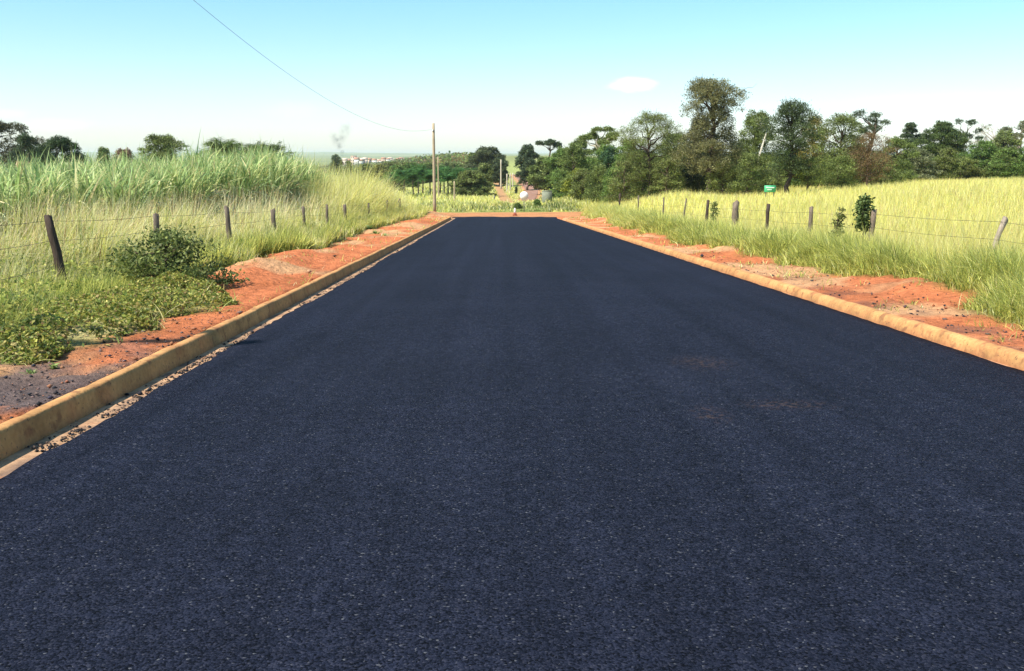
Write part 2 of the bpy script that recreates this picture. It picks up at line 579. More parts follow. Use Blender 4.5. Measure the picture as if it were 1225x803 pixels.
def ground(X, Y):
    X = np.asarray(X, float); Y = np.asarray(Y, float)
    a = np.interp(Y, _yy, _ax); l = np.interp(Y, _yy, _lf)
    wl_ = smooth(-0.02, -0.16, X / np.maximum(Y, 40))
    z = a * (1 - wl_) + l * wl_
    # pasture bank on the right
    z = z + 2.4 * (1 - np.exp(-np.maximum(X - 8.6, 0) / np.interp(Y, [15, 65], [17, 14.5]))) + 0.75 * np.exp(-((X - 12) / 3.6) ** 2 - ((Y - 66) / 10.0) ** 2) * (1 - 0.6 * smooth(150, 400, Y))
    # verges stand a little below the kerb tops and sink to the crossing track
    verge = 0.085 * (1 - smooth(64, 73, Y))
    off = np.maximum(np.maximum(-2.975 - X, X - 4.78), 0)
    bumps = (fbm(X * 1.6, Y * 1.1, 3) - 0.5) * 0.22 * smooth(0.1, 1.0, off) * (1 - smooth(40, 160, np.hypot(X, Y)) * 0.4)
    bumps += ((fbm(X * 5, Y * 5, 9) - 0.5) * 0.10 + np.abs(fbm(X * 9, Y * 9, 19, 3) - .5) * 0.06) * smooth(0.05, 0.4, off) * (1 - smooth(30, 60, Y))
    bumps *= 1 - smooth(70, 74, Y) * (1 - smooth(88, 92, Y)) * (np.abs(X) < 60)
    for (cx, cyy, h, sx, sy) in ((-4.45, 18.5, 0.20, 0.7, 3.0), (-4.4, 23, 0.12, 0.6, 2), (-4.7, 73.5, 0.45, 1.2, 3.5), (-4.3, 52, 0.18, 0.7, 7),
                                 (6.6, 13.5, 0.16, 0.7, 1.8), (6.4, 24, 0.14, 0.6, 2.5), (6.6, 40, 0.2, 0.7, 4), (6.8, 55, 0.25, 0.8, 4)):
        bumps = bumps + h * np.exp(-((X - cx) / sx) ** 2 - ((Y - cyy) / sy) ** 2)
    z = z + np.where(off > 0, verge + bumps, -0.08 * (Y < 73.5))
    far = smooth(250, 900, Y)
    z = z + far * (fbm(X / 260, Y / 260, 5) - 0.5) * 3.0 * (1 + smooth(3000, 9000, Y) * 6)
    return z


def left_soil_edge(Y):     # where the left growth begins, seen from the road
    base = np.interp(Y, [0, 7, 9, 11.5, 13.6, 15.2, 16.5, 20, 26, 32, 40, 50, 60, 70, 76], [-4.4, -4.1, -3.8, -3.6, -3.75, -4.5, -4.95, -4.95, -4.85, -4.9, -5.2, -5.2, -5.0, -4.8, -4.9])
    return base + (vnoise(Y * 0.9, Y * 0 + 3, 4) - 0.5) * 0.5 + (vnoise(Y * 2.9, Y * 0 + 3, 14) - 0.5) * 0.35


def right_soil_edge(Y):
    base = np.interp(Y, [0, 9, 11.5, 14, 16, 20, 25, 32, 40, 52, 60, 75], [6.15, 5.8, 6.0, 6.55, 6.5, 6.1, 5.85, 6.0, 5.9, 6.2, 6.4, 7.0])
    return base + (vnoise(Y * 0.8, Y * 0 + 8, 6) - 0.5) * 0.7 + (vnoise(Y * 2.7, Y * 0 + 3, 16) - 0.5) * 0.35


def far_road_x(Y):
    return np.interp(Y, [125, 150, 170, 200, 215, 232, 250, 280, 300, 330],
                     [xpx(629, 125), xpx(633.5, 150), xpx(636, 170), xpx(636.5, 200), xpx(635.5, 215), xpx(633, 232), xpx(629.5, 250), xpx(624, 280), xpx(620.5, 300), xpx(616.5, 330)])


def far_road_w(Y):
    return np.interp(Y, [125, 150, 170, 200, 220, 250, 280, 330], [.8, .9, 1.0, 1.25, 1.4, 1.35, 1.15, 1.05])


RED = np.array([0.52, 0.17, 0.072]); TAN = np.array([0.55, 0.30, 0.155]); GREY = np.array([0.135, 0.10, 0.095])
STRAW = np.array([0.50, 0.43, 0.19]); OLIVE = np.array([0.15, 0.155, 0.045]); PAST = np.array([0.60, 0.55, 0.16])
TRACK = np.array([0.48, 0.22, 0.10]); GREEN = np.array([0.20, 0.24, 0.06])


def ground_color(X, Y):
    sh = X.shape
    X = X.ravel(); Y = Y.ravel()
    n1 = fbm(X * 0.9, Y * 0.6, 21)[:, None]; n2 = fbm(X * 3.5, Y * 3, 33)[:, None]
    soil = RED * (1 - smooth(0.46, 0.64, n1)) + TAN * smooth(0.46, 0.64, n1)
    soil = soil * (0.8 + 0.4 * n2)
    g = smooth(0.0, 1, (10.8 - Y) / 4)[:, None] * (X < 0)[:, None] * smooth(0.36, 0.52, n2)
    soil = soil * (1 - g) + GREY * g
    g2 = (smooth(1.15, 0.5, (X - 4.85) + 0.5 * n2[:, 0]) * (X > 4.7) * smooth(22, 10, Y) * smooth(0.45, 0.62, fbm(X * 2.3, Y * 2.3, 71)))[:, None] * 0.5
    soil = soil * (1 - g2) + GREY * 0.75 * g2
    le = left_soil_edge(Y); re = right_soil_edge(Y)
    grassL = smooth(0.25, -0.25, X - le)[:, None]; grassR = smooth(-0.25, 0.3, X - re)[:, None]
    c = soil
    lc = OLIVE * (1 - smooth(0.35, 0.7, n1)) + STRAW * smooth(0.35, 0.7, n1)
    lc = np.where((X < -9.5)[:, None], STRAW * 0.75 * (0.8 + 0.4 * n2), lc)
    rc = PAST * (0.8 + 0.4 * n1); rv = OLIVE * (0.8 + 0.6 * n2)
    k = smooth(7.5, 9.5, X)[:, None]
    rc = rv * (1 - k) + rc * k
    c = c * (1 - grassL) + lc * grassL
    c = c * (1 - grassR) + rc * grassR
    # crossing track and all beyond
    ywob = Y + (fbm(X * 0.35, X * 0 + 2, 12) - 0.5) * 3.0
    beyond = smooth(72.5, 74.5, ywob)[:, None]
    tr = TRACK * (0.82 + 0.4 * n2)
    gm = fbm(X * 0.16, Y * 0.05, 44)[:, None]
    gm = gm * .5 + .5 * fbm(X * .9, Y * .3, 29)[:, None]
    mead = GREEN * (1 - smooth(0.4, 0.62, gm)) + np.array([0.42, 0.37, 0.12]) * smooth(0.4, 0.62, gm)
    mead = mead * (1 - smooth(200, 330, Y)[:, None]) + np.array([0.30, 0.33, 0.11]) * smooth(200, 330, Y)[:, None]
    fieldn = vnoise(X / 180, Y / 320, 91)[:, None]
    farc = np.array([0.13, 0.17, 0.06]) * (1 - fieldn) + np.array([0.30, 0.30, 0.12]) * fieldn
    kf = smooth(420, 700, Y)[:, None]
    mead = mead * (1 - kf) + farc * kf
    # dirt strips: shoulders of the far road and a drive on its left
    fr = np.abs(X - far_road_x(np.clip(Y, 88, 350))) - far_road_w(Y)
    sh1 = (smooth(1.6, 0.6, fr + 1.8 * (n2[:, 0] - 0.5)) * smooth(112, 135, Y) * (Y < 325))[:, None]
    mead = mead * (1 - sh1) + np.array([0.46, 0.24, 0.13]) * sh1
    dx = np.interp(Y, [100, 150, 200, 260, 300], [xpx(611, 100), xpx(603, 150), xpx(598.5, 200), xpx(596, 260), xpx(595, 300)])
    sh2 = 0.85 * (smooth(1.5, 0.6, np.abs(X - dx) + 1.6 * (n2[:, 0] - 0.5)) * (Y > 112) * (Y < 290))[:, None]
    mead = mead * (1 - sh2) + np.array([0.46, 0.24, 0.13]) * sh2
    t2 = smooth(82.5, 84.5, ywob)[:, None]
    bc = tr * (1 - t2) + mead * t2
    bc = np.where(((X > 11) & (Y < 140))[:, None], PAST * (0.8 + 0.4 * n1), bc)
    bc = np.where(((X < -12) & (Y < 88))[:, None], STRAW * (0.7 + 0.5 * n1), bc)
    c = c * (1 - beyond) + bc * beyond
    return np.clip(c, 0.01, 0.9).reshape(*sh, 3)


def axis_lines():
    x = np.concatenate([-np.geomspace(9.2, 9000, 70)[::-1], np.arange(-9, -3.02, 0.12), [-2.96, -2.9], np.linspace(-2.5, 4.3, 10), [4.68, 4.75, 4.81],
                        np.arange(4.9, 9.2, 0.12), np.geomspace(9.3, 9000, 70)])
    y = np.concatenate([np.arange(-40, 2, 2.0), np.arange(2, 30, 0.16), np.arange(30, 92, 0.4), np.geomspace(92, 14000, 190)])
    return x, y


gx, gy = axis_lines()
GX, GY = np.meshgrid(gx, gy)
GZ = ground(GX, GY)
nx, ny = len(gx), len(gy)
ii = (np.arange(ny - 1)[:, None] * nx + np.arange(nx - 1)[None]).ravel()
TQ = np.stack([ii, ii + 1, ii + nx + 1, ii + nx], 1)
terrain = mesh_obj('terrain', np.stack([GX, GY, GZ], -1), TQ, M_TERRAIN, None, ground_color(GX, GY), True)
tag(terrain, kind='structure')

# ------------------------------------------------------------------ road
ry = np.concatenate([np.arange(-20, 30, 0.12), np.arange(30, 74.01, 0.4)])
nxr = 41
RX = np.zeros((len(ry), nxr)); RZ = np.zeros_like(RX)
el = -2.66 + (fbm(ry * 6.5, ry * 0, 61, 5) - 0.5) * 0.075 + (fbm(ry * 0.4, ry * 0, 62) - 0.5) * 0.10
er = 4.60 + (fbm(ry * 3.2, ry * 0, 63) - 0.5) * 0.05
fl = np.maximum(ry - 68.5, 0) ** 2 * 0.018
el = el - fl; er = er + fl
tt = np.linspace(0, 1, nxr - 2)
RX[:, 1:-1] = el[:, None] + (er - el)[:, None] * tt[None]
RX[:, 0] = el - 0.004; RX[:, -1] = er + 0.004
RZ[:] = road_z(ry)[:, None]
RZ[:, 1:-1] += 0.012 * np.sin(np.pi * tt)[None] + (fbm(RX[:, 1:-1] * 1.2, ry[:, None] * 0.8 + 0 * RX[:, 1:-1], 64) - 0.5) * 0.008
RZ[:, 0] -= 0.03; RZ[:, -1] -= 0.03
ii = (np.arange(len(ry) - 1)[:, None] * nxr + np.arange(nxr - 1)[None]).ravel()
RV = np.stack([RX, np.broadcast_to(ry[:, None], RX.shape) + np.where(ry[:, None] > 73.7, (fbm(RX * 1.1, RX * 0, 66) - 0.5) * 1.6, 0), RZ], -1)
road = mesh_obj('road', RV, np.stack([ii, ii + 1, ii + nxr + 1, ii + nxr], 1), M_ASPHALT, None, None, True)
tag(road, kind='structure')


def sweep(name, profile, side, x0, y0, y1, step, colfn, jit=0.004, flare=None):
    ys = np.concatenate([np.arange(y0, min(30, y1), step), np.arange(min(30, y1), y1 + 0.01, step * 3)])
    pr = np.asarray(profile, float); k = len(pr); n = len(ys)
    fo = np.maximum(ys - (flare or 1e9), 0) ** 2 * 0.018
    U = pr[None, :, 0] + (fbm(ys[:, None] * 2.0 + np.arange(k)[None] * 9.1, np.zeros((n, k)), 5) - 0.5) * jit * 2
    U = U + (fbm(ys[:, None] * 0.35, np.zeros((n, 1)), 15) - 0.5) * 0.03 + fo[:, None]
    Vv = pr[None, :, 1] + (fbm(ys[:, None] * 2.0 + np.arange(k)[None] * 5.3, np.zeros((n, k)), 6) - 0.5) * jit * 2
    jn = np.zeros(n, bool)
    if name == 'kerb':
        sg = np.random.default_rng(3).normal(0, .0025, (n // 8 + 2, 2))[np.arange(n) // 8 + 0]
        U = U + sg[:, :1]; Vv = Vv + sg[:, 1:] * (pr[None, :, 1] > .04)
        jn = (np.arange(n) % 8 == 0) & (ys < 30)
        Vv = np.where(jn[:, None] & (pr[None, :, 1] > .05), Vv - .005, Vv); U = np.where(jn[:, None] & (pr[None, :, 1] > .02) & (pr[None, :, 0] < .1), U + .004, U)
    X = x0 + side * U
    Z = road_z(ys)[:, None] + Vv
    V = np.stack([X, np.broadcast_to(ys[:, None], X.shape), Z], -1)
    ii = (np.arange(n - 1)[:, None] * k + np.arange(k - 1)[None]).ravel()
    Q = np.stack([ii, ii + 1, ii + k + 1, ii + k], 1)
    if side < 0: Q = Q[:, ::-1]
    T = []
    for r0 in (0, (n - 1) * k):
        for j in range(1, k - 1): T.append((r0, r0 + j, r0 + j + 1))
    o = mesh_obj(name, V, [Q, np.array(T)], M_KERB, None, colfn(X, np.broadcast_to(ys[:, None], X.shape), Vv) * np.where(jn, .8, 1.0)[:, None, None], False)
    return tag(o, kind='structure')


SAND = np.array([0.50, 0.265, 0.105])


def kerb_col(X, Y, v):
    n = fbm(X * 3 + 5, Y * 1.3, 81)[..., None]; n2 = fbm(X * 9, Y * 7, 82)[..., None]
    c = SAND * (0.85 + 0.3 * n)
    d = smooth(0.52, 0.72, n2) * 0.55
    c = c * (1 - d) + np.array([0.48, 0.20, 0.085]) * d
    stain = (smooth(0.055, 0.0, v) * 0.6)[..., None]       # soil splashed along the foot
    c = c * (1 - stain) + np.array([0.33, 0.15, 0.075]) * stain
    return c


LEFT_P = [(0.0, -0.06), (0.0, 0.0), (0.006, 0.03), (0.012, 0.06), (0.018, 0.10), (0.022, 0.125), (0.030, 0.143), (0.045, 0.151), (0.08, 0.153), (0.115, 0.149), (0.13, 0.13), (0.132, 0.0), (0.132, -0.06)]
RIGHT_P = [(0.0, -0.06), (0.0, 0.0), (0.008, 0.03), (0.016, 0.055), (0.026, 0.078), (0.040, 0.098), (0.06, 0.110), (0.085, 0.117), (0.11, 0.119), (0.135, 0.113), (0.15, 0.095), (0.152, 0.0), (0.152, -0.06)]
sweep('kerb', LEFT_P, -1, -2.85, -20, 70, 0.12, kerb_col, 0.004, 66)
sweep('kerb', RIGHT_P, 1, 4.645, -20, 67, 0.12, kerb_col, 0.004, 60)


def gutter_col(X, Y, v):
    n = fbm(X * 6, Y * 4, 85)[..., None]
    c = np.array([0.44, 0.27, 0.16]) * (0.7 + 0.6 * n)
    d = smooth(0.5, 0.68, fbm(X * 10, Y * 6, 86))[..., None] * 0.75
    return c * (1 - d) + np.array([0.13, 0.085, 0.07]) * d


GUT = [(-0.02, -0.016), (0.03, -0.014), (0.07, -0.013), (0.11, -0.0125), (0.15, -0.012), (0.2, -0.012), (0.26, -0.012), (0.4, -0.014)]
sweep('gutter', GUT, 1, -2.85, -20, 73, 0.1, gutter_col, 0.003)
sweep('gutter', [(-0.02, -0.014), (0.03, -0.012), (0.08, -0.012), (0.3, -0.014)], -1, 4.645, -20, 73, 0.12, lambda X, Y, v: np.broadcast_to(np.array([0.5, 0.27, 0.16]), (*X.shape, 3)), 0.003)

# far road climbing the opposite slope
fy = np.linspace(128, 326, 90)
fx = far_road_x(fy); fx = np.convolve(np.pad(fx, 4, mode='edge'), np.ones(9) / 9, 'valid')
wd_ = far_road_w(fy)
cols_ = np.linspace(-1, 1, 5)
FX = fx[:, None] + wd_[:, None] * cols_[None]
FY = np.broadcast_to(fy[:, None], FX.shape)
FZ = ground(FX, FY) + 0.06
ii = (np.arange(len(fy) - 1)[:, None] * 5 + np.arange(4)[None]).ravel()
tag(mesh_obj('far_road', np.stack([FX, FY, FZ], -1), np.stack([ii, ii + 1, ii + 6, ii + 5], 1), M_FARROAD, None, None, True), kind='structure')

# ------------------------------------------------------------------ grass and crops (stuff)
def pick(n, y0, y1, p=1.0):
    """distances y0..y1, denser near the camera"""
    u = rng.random(n)
    if abs(p - 1) < 1e-6:
        return y0 * (y1 / y0) ** u
    a = 1 - p
    return (y0 ** a + u * (y1 ** a - y0 ** a)) ** (1 / a)


def mixcol(cols, w, n, jit=0.14):
    cols = np.asarray(cols, float); k = rng.choice(len(cols), n, p=np.asarray(w) / np.sum(w))
    c = cols[k] * (1 + rng.normal(0, jit, (n, 1))) * (1 + rng.normal(0, 0.04, (n, 3)))
    return np.clip(c, 0.01, 0.8)


def stuff(geo, name, mat, label):
    o = geo.build(name, mat)
    return tag(o, label, None, None, 'stuff')


YG = [0.84, 0.77, 0.20]; YS = [0.86, 0.78, 0.34]; PK = [0.50, 0.33, 0.20]; GR = [0.29, 0.33, 0.075]; DG = [0.085, 0.14, 0.035]; LG = [0.55, 0.56, 0.15]
DRY = [0.90, 0.74, 0.42]; BRN = [0.26, 0.155, 0.075]

# pasture on the right
g = Geo()
n = 240000
Y = pick(n, 9, 120, 1.25)
xl = np.maximum(right_soil_edge(Y) + 1.1, 7.9); xr = np.maximum(Y * 0.72 + 6, 14)
X = xl + (xr - xl) * rng.random(n) ** 1.1
P = np.stack([X, Y, ground(X, Y) - 0.02], 1)
patch = fbm(X * 0.22, Y * 0.14, 55)
hgt = (0.58 + 0.36 * patch + 0.22 * fbm(X * 0.9, Y * 0.9, 57)) * rng.uniform(0.55, 1.1, n) * 0.95
hgt *= 1 - .5 * np.exp(-((X - 17.8) / 3.2) ** 2 - ((Y - 60) / 9) ** 2)
dist = np.hypot(X, Y)
c = mixcol([YG, YS, PK, LG], [5, 4, 0.8, 1.6], n)
gk = smooth(0.52, 0.68, fbm(X * 0.12, Y * 0.2, 58))[:, None]
c = c * (1 - 0.35 * gk) + np.array(LG) * 0.35 * gk
g.ribbons(P, rng.uniform(0, 6.28, n), np.abs(rng.normal(0.12, 0.16, n)), hgt, np.maximum(0.009, dist * 0.0007), rng.uniform(0.05, 0.45, n), c, 3, c * 0.55 + np.array([0.66, 0.54, 0.27]) * 0.45)
stuff(g, 'pasture_grass', M_GRASS, 'tall yellow-green pasture grass behind the right fence')

# greener grass on the right verge
g = Geo()
n = 105000
Y = pick(n, 7.5, 76, 1.35)
re = right_soil_edge(Y)
X = re + np.abs(rng.normal(0, 1, n)) * 0.9 + rng.random(n) * 0.9 - 0.1
tuft = fbm(X * 1.3, Y * 0.8, 41)
k = rng.random(n) < 0.25 + smooth(0.3, 0.6, tuft)
X, Y, tuft, re = X[k], Y[k], tuft[k], re[k]; n = len(X)
P = np.stack([X, Y, ground(X, Y) - 0.02], 1)
edge = smooth(-0.1, 1.0, X - re)
hgt = (0.28 + 0.5 * edge) * (0.6 + 0.8 * tuft) * rng.uniform(0.6, 1.2, n) * np.interp(Y, [8, 30, 75], [1.0, 1.1, 1.3])
c = mixcol([GR, LG, DG, YG, YS], [4, 4.5, 0.9, 2.4, 1.2], n)
yk = smooth(0.7, 2.0, X - re)[:, None] * 0.75
c = c * (1 - yk) + mixcol([YG, YS, LG], [4, 2, 3], n) * yk
fk = smooth(30, 60, Y)[:, None] * 0.6
c = c * (1 - fk) + mixcol([YG, YS, LG], [4, 4, 2], n) * fk
g.ribbons(P, rng.normal(np.pi * 1.05, 1.3, n), np.abs(rng.normal(0.3, 0.2, n)), hgt, np.maximum(0.009, np.hypot(X, Y) * 0.00085), rng.uniform(0.15, 0.75, n), c, 3)
n = 7000
Y = pick(n, 7, 70, 1.0); sd = rng.random(n) < .55
X = np.where(sd, 4.85 + rng.random(n) * 1.5, -3.05 - rng.random(n) * 2.0)
k = (fbm(X * 2.2, Y * 1.6, 93) > .60) & ~((X < 0) & (Y < 12))
X, Y = X[k], Y[k]; n = len(X)
g.ribbons(np.stack([X, Y, ground(X, Y) - .01], 1), rng.uniform(0, 6.28, n), np.abs(rng.normal(.4, .3, n)), rng.uniform(.05, .24, n), np.maximum(.008, np.hypot(X, Y) * .0008), rng.uniform(.2, .8, n), mixcol([GR, LG, YS, DRY], [4, 3, 1, .6], n), 3)
stuff(g, 'verge_grass', M_GRASS, 'green arching grass along the red soil of the right verge')

# straw coloured tall grass along the left fence
g = Geo()
n = 190000
Y = pick(n, 6.5, 77, 1.05)
le = np.minimum(left_soil_edge(Y), -4.7)
far_ = smooth(36, 50, Y)
X = le - (rng.random(n) ** 1.25) * (np.interp(Y, [7, 40, 77], [4.9, 4.6, 8.5])) - 0.1
tuft = fbm(X * 1.1, Y * 0.7, 47)
k = rng.random(n) < 0.3 + smooth(0.3, 0.55, tuft)
X, Y, tuft, le, far_ = X[k], Y[k], tuft[k], le[k], far_[k]; n = len(X)
depth = smooth(0, 2.6, le - X)
hgt = (0.62 + 0.85 * depth + 0.15 * smooth(1.8, 3.4, le - X) * (1 - far_) + far_ * (0.05 + smooth(.4, 2.6, le - X) * np.interp(Y, [36, 44, 52, 62, 70, 77], [1.2, 1.7, 2.1, 1.9, 1.3, .8]))) * (0.45 + 1.0 * tuft) * rng.uniform(0.55, 1.15, n)
hgt *= np.where(Y < 16, np.interp(-X, [5.0, 6.4, 7.4], [0.45, 0.5, 0.9]), 1)
hgt *= 1 - .55 * smooth(1.9, 2.8, le - X) * (1 - far_) * smooth(.62, .38, fbm(X * .6, Y * .55, 87))
P = np.stack([X, Y, ground(X, Y) - 0.02], 1)
c1 = mixcol([DRY, YS, YG, LG, BRN], [7, 3.0, 0.8, 0.6, 1.0], n); c2 = mixcol([GR, LG, YG, DG, [.16, .22, .05]], [4, 4, 2.5, 1.8, 2], n)
gk = np.clip(0.85 - 0.80 * depth + (tuft - 0.5) * 1.4 + smooth(16, 9, Y) * 0.4, 0, 1)[:, None] > rng.random((n, 1))
c = np.where(gk, c2, c1)
fk = (far_ * 0.7)[:, None]
c = c * (1 - fk) + mixcol([YG, LG, YS, DRY, GR], [4, 4, 3.2, 2, 1], n) * fk
g.ribbons(P, rng.normal(0.0, 1.7, n), np.abs(rng.normal(0.16, 0.16, n)), hgt, np.maximum(0.010, np.hypot(X, Y) * 0.0009), rng.uniform(0.08, 0.6, n), c, 3)
n = 34000
Y = pick(n, 8, 52, 1.0)
X = -7.4 - rng.random(n) * 2.5
k = rng.random(n) < smooth(0.36, 0.66, fbm(X * 0.9, Y * 0.9, 83)) + .08
X, Y = X[k], Y[k]; n = len(X)
g.ribbons(np.stack([X, Y, ground(X, Y)], 1), rng.normal(0, 1.9, n), np.abs(rng.normal(0.2, 0.22, n)), rng.uniform(.8, 2.1, n) * np.interp(Y, [8, 30], [.85, 1.05]), np.maximum(.022, np.hypot(X, Y) * .0013), rng.uniform(.05, .9, n),
          mixcol([DRY, [.84, .70, .42], YS, LG, BRN], [6, 4, 2, .8, 1], n), 4)
stuff(g, 'tall_dry_grass', M_GRASS, 'tall straw and green grass around the left fence posts')

# sugar cane
def cane_top(X, Y):
    px = 589 + X / Y * 1150
    yt = np.interp(px, [-300, 0, 100, 200, 270, 320, 355, 385, 400, 470, 520], [201, 201, 199, 193, 185, 181, 187, 194, 203, 222, 236])
    return 1.5 + (188 - yt) * Y / 1190


g = Geo()
def cane(n, xlo, xhi, y0, y1, p, nl):
    Y = pick(n, y0, y1, p)
    X = xlo(Y) + (xhi(Y) - xlo(Y)) * rng.random(n)
    k = X / Y < -0.165
    X, Y = X[k], Y[k]; n = len(X)
    z0 = ground(X, Y)
    H = np.clip(cane_top(X, Y) - z0, 1.5, 4.2) * (0.86 + 0.16 * rng.random(n)) * (0.80 + 0.34 * fbm(X * 0.8, Y * 0.8, 77))
    for j in range(nl):
        f = rng.uniform(0.42, 0.80, n)
        L = H * rng.uniform(0.36, 0.6, n)
        s0 = np.stack([X, Y, z0 + H * f], 1)
        c = mixcol([[0.29, 0.40, 0.14], [0.40, 0.50, 0.19], [0.20, 0.31, 0.12], [0.54, 0.58, 0.24], [0.64, 0.58, 0.30]], [4, 4, 2.0, 3.4, 1.2], n)
        g.ribbons(s0, rng.uniform(0, 6.28, n), np.abs(rng.normal(0.28, 0.22, n)), L * np.where(f > .7, 1, 1.1), np.maximum(0.055, np.hypot(X, Y) * 0.0015), rng.uniform(0.08, 0.85, n), c, 5)
    return X, Y, z0, H
X, Y, z0, H = cane(2600, lambda y: 0 * y - 12.5, lambda y: -8.6 - 0.5 * vnoise(y * .7, 0 * y, 3), 9, 52, 0.7, 9)
n = len(X)
for j in range(3):      # stalks
    q = np.stack([X + rng.normal(0, .08, n), Y + rng.normal(0, .08, n), z0], 1)
    g.ribbons(q, rng.uniform(0, 6.28, n), rng.uniform(0, 0.1, n), H * 0.8, 0.034, 0.03, mixcol([[0.30, 0.22, 0.09], [0.22, 0.13, 0.07], [0.30, 0.33, 0.10]], [3, 2, 2], n), 3)
for j in range(11):      # dead leaves hanging at the foot
    q = np.stack([X + rng.normal(0, .15, n), Y + rng.normal(0, .15, n), z0 + H * rng.uniform(0.1, 0.62, n)], 1)
    g.ribbons(q, rng.normal(0, 1.6, n), rng.uniform(0.1, 1.0, n), rng.uniform(0.4, 0.95, n), rng.uniform(0.03, 0.065, n), rng.uniform(0.9, 1.9, n), mixcol([DRY, [.36, .24, .12], [0.66, 0.5, 0.26]], [5, 1.2, 3], n), 4)
cane(7200, lambda y: -np.maximum(y * 0.75 + 4, 14), lambda y: 0 * y - 12, 10, 56, 0.6, 6)
stuff(g, 'sugar_cane', M_CANE, 'dense field of green sugar cane behind the left fence')

# low green grass beyond the crossing track and in the meadow
g = Geo()
n = 100000
Y = pick(n, 84.0, 240, 1.5)
X = rng.uniform(-0.30, 0.115, n) * Y
fr = np.abs(X - far_road_x(np.clip(Y, 88, 350)))
k = ((fr > far_road_w(Y) + .5) | (Y < 128)) & (rng.random(n) < 0.35 + smooth(0.35, 0.55, fbm(X * 0.3, Y * 0.15, 65)))
dx = np.interp(Y, [100, 150, 200, 260, 300], [xpx(611, 100), xpx(603, 150), xpx(598.5, 200), xpx(596, 260), xpx(595, 300)])
k &= (np.abs(X - dx) > 0.9) | (Y < 112)
X, Y = X[k], Y[k]; n = len(X)
P = np.stack([X, Y, ground(X, Y) - 0.03], 1)
gm = fbm(X * 0.16, Y * 0.05, 44)
cg = mixcol([[0.17, 0.21, 0.06], [0.30, 0.33, 0.10], [0.44, 0.42, 0.17], [0.12, 0.16, 0.05], DRY], [2.6, 3, 3, 1.4, 1.2], n); cy_ = mixcol([YG, YS, LG, DRY], [4, 3, 2, 1], n)
kk = (smooth(92, 112, Y) * .55 + smooth(0.38, 0.62, gm * .6 + .4 * fbm(X * .7, Y * .25, 31)) > rng.random(n))[:, None]
c = np.where(kk, cy_, cg)
hh = np.interp(Y, [84.5, 90, 240], [0.35, 0.6, 0.7]) * (0.25 + 1.5 * smooth(.35, .7, fbm(X * .5, Y * .35, 68))) * rng.uniform(.6, 1.2, n) * np.where(X > 3 + 0.05 * Y, 1.3, 1) * np.where((X / Y > .018) & (X / Y < .055), .45, .85)
g.ribbons(P, rng.uniform(0, 6.28, n), np.abs(rng.normal(.2, .2, n)), hh, np.hypot(X, Y) * 0.0012, rng.uniform(.1, .5, n), c, 2)
stuff(g, 'meadow_grass', M_GRASS, 'low green and straw grass beyond the red crossing track')

# creeping broad-leaved weeds on the left shoulder
g = Geo()
n = 80000
Y = pick(n, 5.2, 16.5, 1.0)
le = left_soil_edge(Y) + 0.12
X = le - rng.random(n) ** 1.15 * np.interp(Y, [5, 12, 16.5], [2.1, 2.0, 1.1])
hm = fbm(X * 1.7, Y * 1.4, 51)
lump = 0.03 + 0.17 * smooth(0.3, 0.75, hm) * smooth(-0.05, 0.7, le - X) * smooth(2.3, 1.2, le - X) + 0.10 * smooth(0, 0.15, le - X)
k = rng.random(n) < 0.05 + smooth(0.40, 0.58, fbm(X * 3.4, Y * 2.6, 53))
X, Y, lump, le = X[k], Y[k], lump[k], le[k]; n = len(X)
Z = ground(X, Y) + lump * (1 - 0.55 * rng.random(n) ** 2.2)
c = mixcol([[0.25, 0.28, 0.055], [0.40, 0.38, 0.085], [0.12, 0.165, 0.035], [0.52, 0.45, 0.15], [0.30, 0.21, 0.09]], [4, 2.4, 3.6, 1.0, 1.2], n, .2)
g.leaves(np.stack([X, Y, Z], 1), rng.uniform(0.022, 0.062, n), c, 0.62, 0.45)
n = 6000
Y = pick(n, 5.6, 16, 1.0); X = left_soil_edge(Y) + .2 - rng.random(n) * 2.0
k = fbm(X * 2.4, Y * 2.1, 57) > .5
X, Y = X[k], Y[k]; n = len(X)
g.ribbons(np.stack([X, Y, ground(X, Y)], 1), rng.uniform(0, 6.28, n), rng.uniform(.2, 1.3, n), rng.uniform(.12, .42, n), rng.uniform(.006, .016, n), rng.uniform(.2, .9, n), mixcol([[.30, .34, .08], [.20, .25, .06], YS, [.35, .2, .1]], [4, 3, 2, 1], n), 4)
stuff(g, 'creeping_weeds', M_LEAF, 'mat of creeping yellow-green weeds on the left shoulder')

# taller green grass and weeds behind and between the near left posts
g = Geo()
n = 30000
Y = pick(n, 6.5, 17, 0.8)
X = -5.3 - rng.random(n) * 2.6
k = rng.random(n) < 0.2 + smooth(0.35, 0.55, fbm(X * 1.5, Y * 1.2, 59))
X, Y = X[k], Y[k]; n = len(X)
P = np.stack([X, Y, ground(X, Y)], 1)
c = mixcol([[0.17, 0.25, 0.09], GR, LG, [0.10, 0.16, 0.045]], [3, 3, 2.4, 3], n)
g.ribbons(P, rng.normal(0, 1.7, n), np.abs(rng.normal(.25, .2, n)), rng.uniform(.3, .85, n) * (0.6 + 0.7 * fbm(X, Y, 60)) * np.interp(-X, [5.3, 6.3, 7.0], [.5, .6, 1.1]), rng.uniform(.012, .024, n), rng.uniform(.2, .8, n), c, 4)
nl = 9000
Yl = pick(nl, 7, 17, .8); Xl = -5.4 - rng.random(nl) * 2.0
Zl = ground(Xl, Yl) + np.interp(-Xl, [5.4, 6.3, 7.0], [.5, .6, 1.1]) * rng.uniform(.1, .75, nl) * (0.4 + 0.8 * fbm(Xl * 1.3, Yl * 1.3, 66))
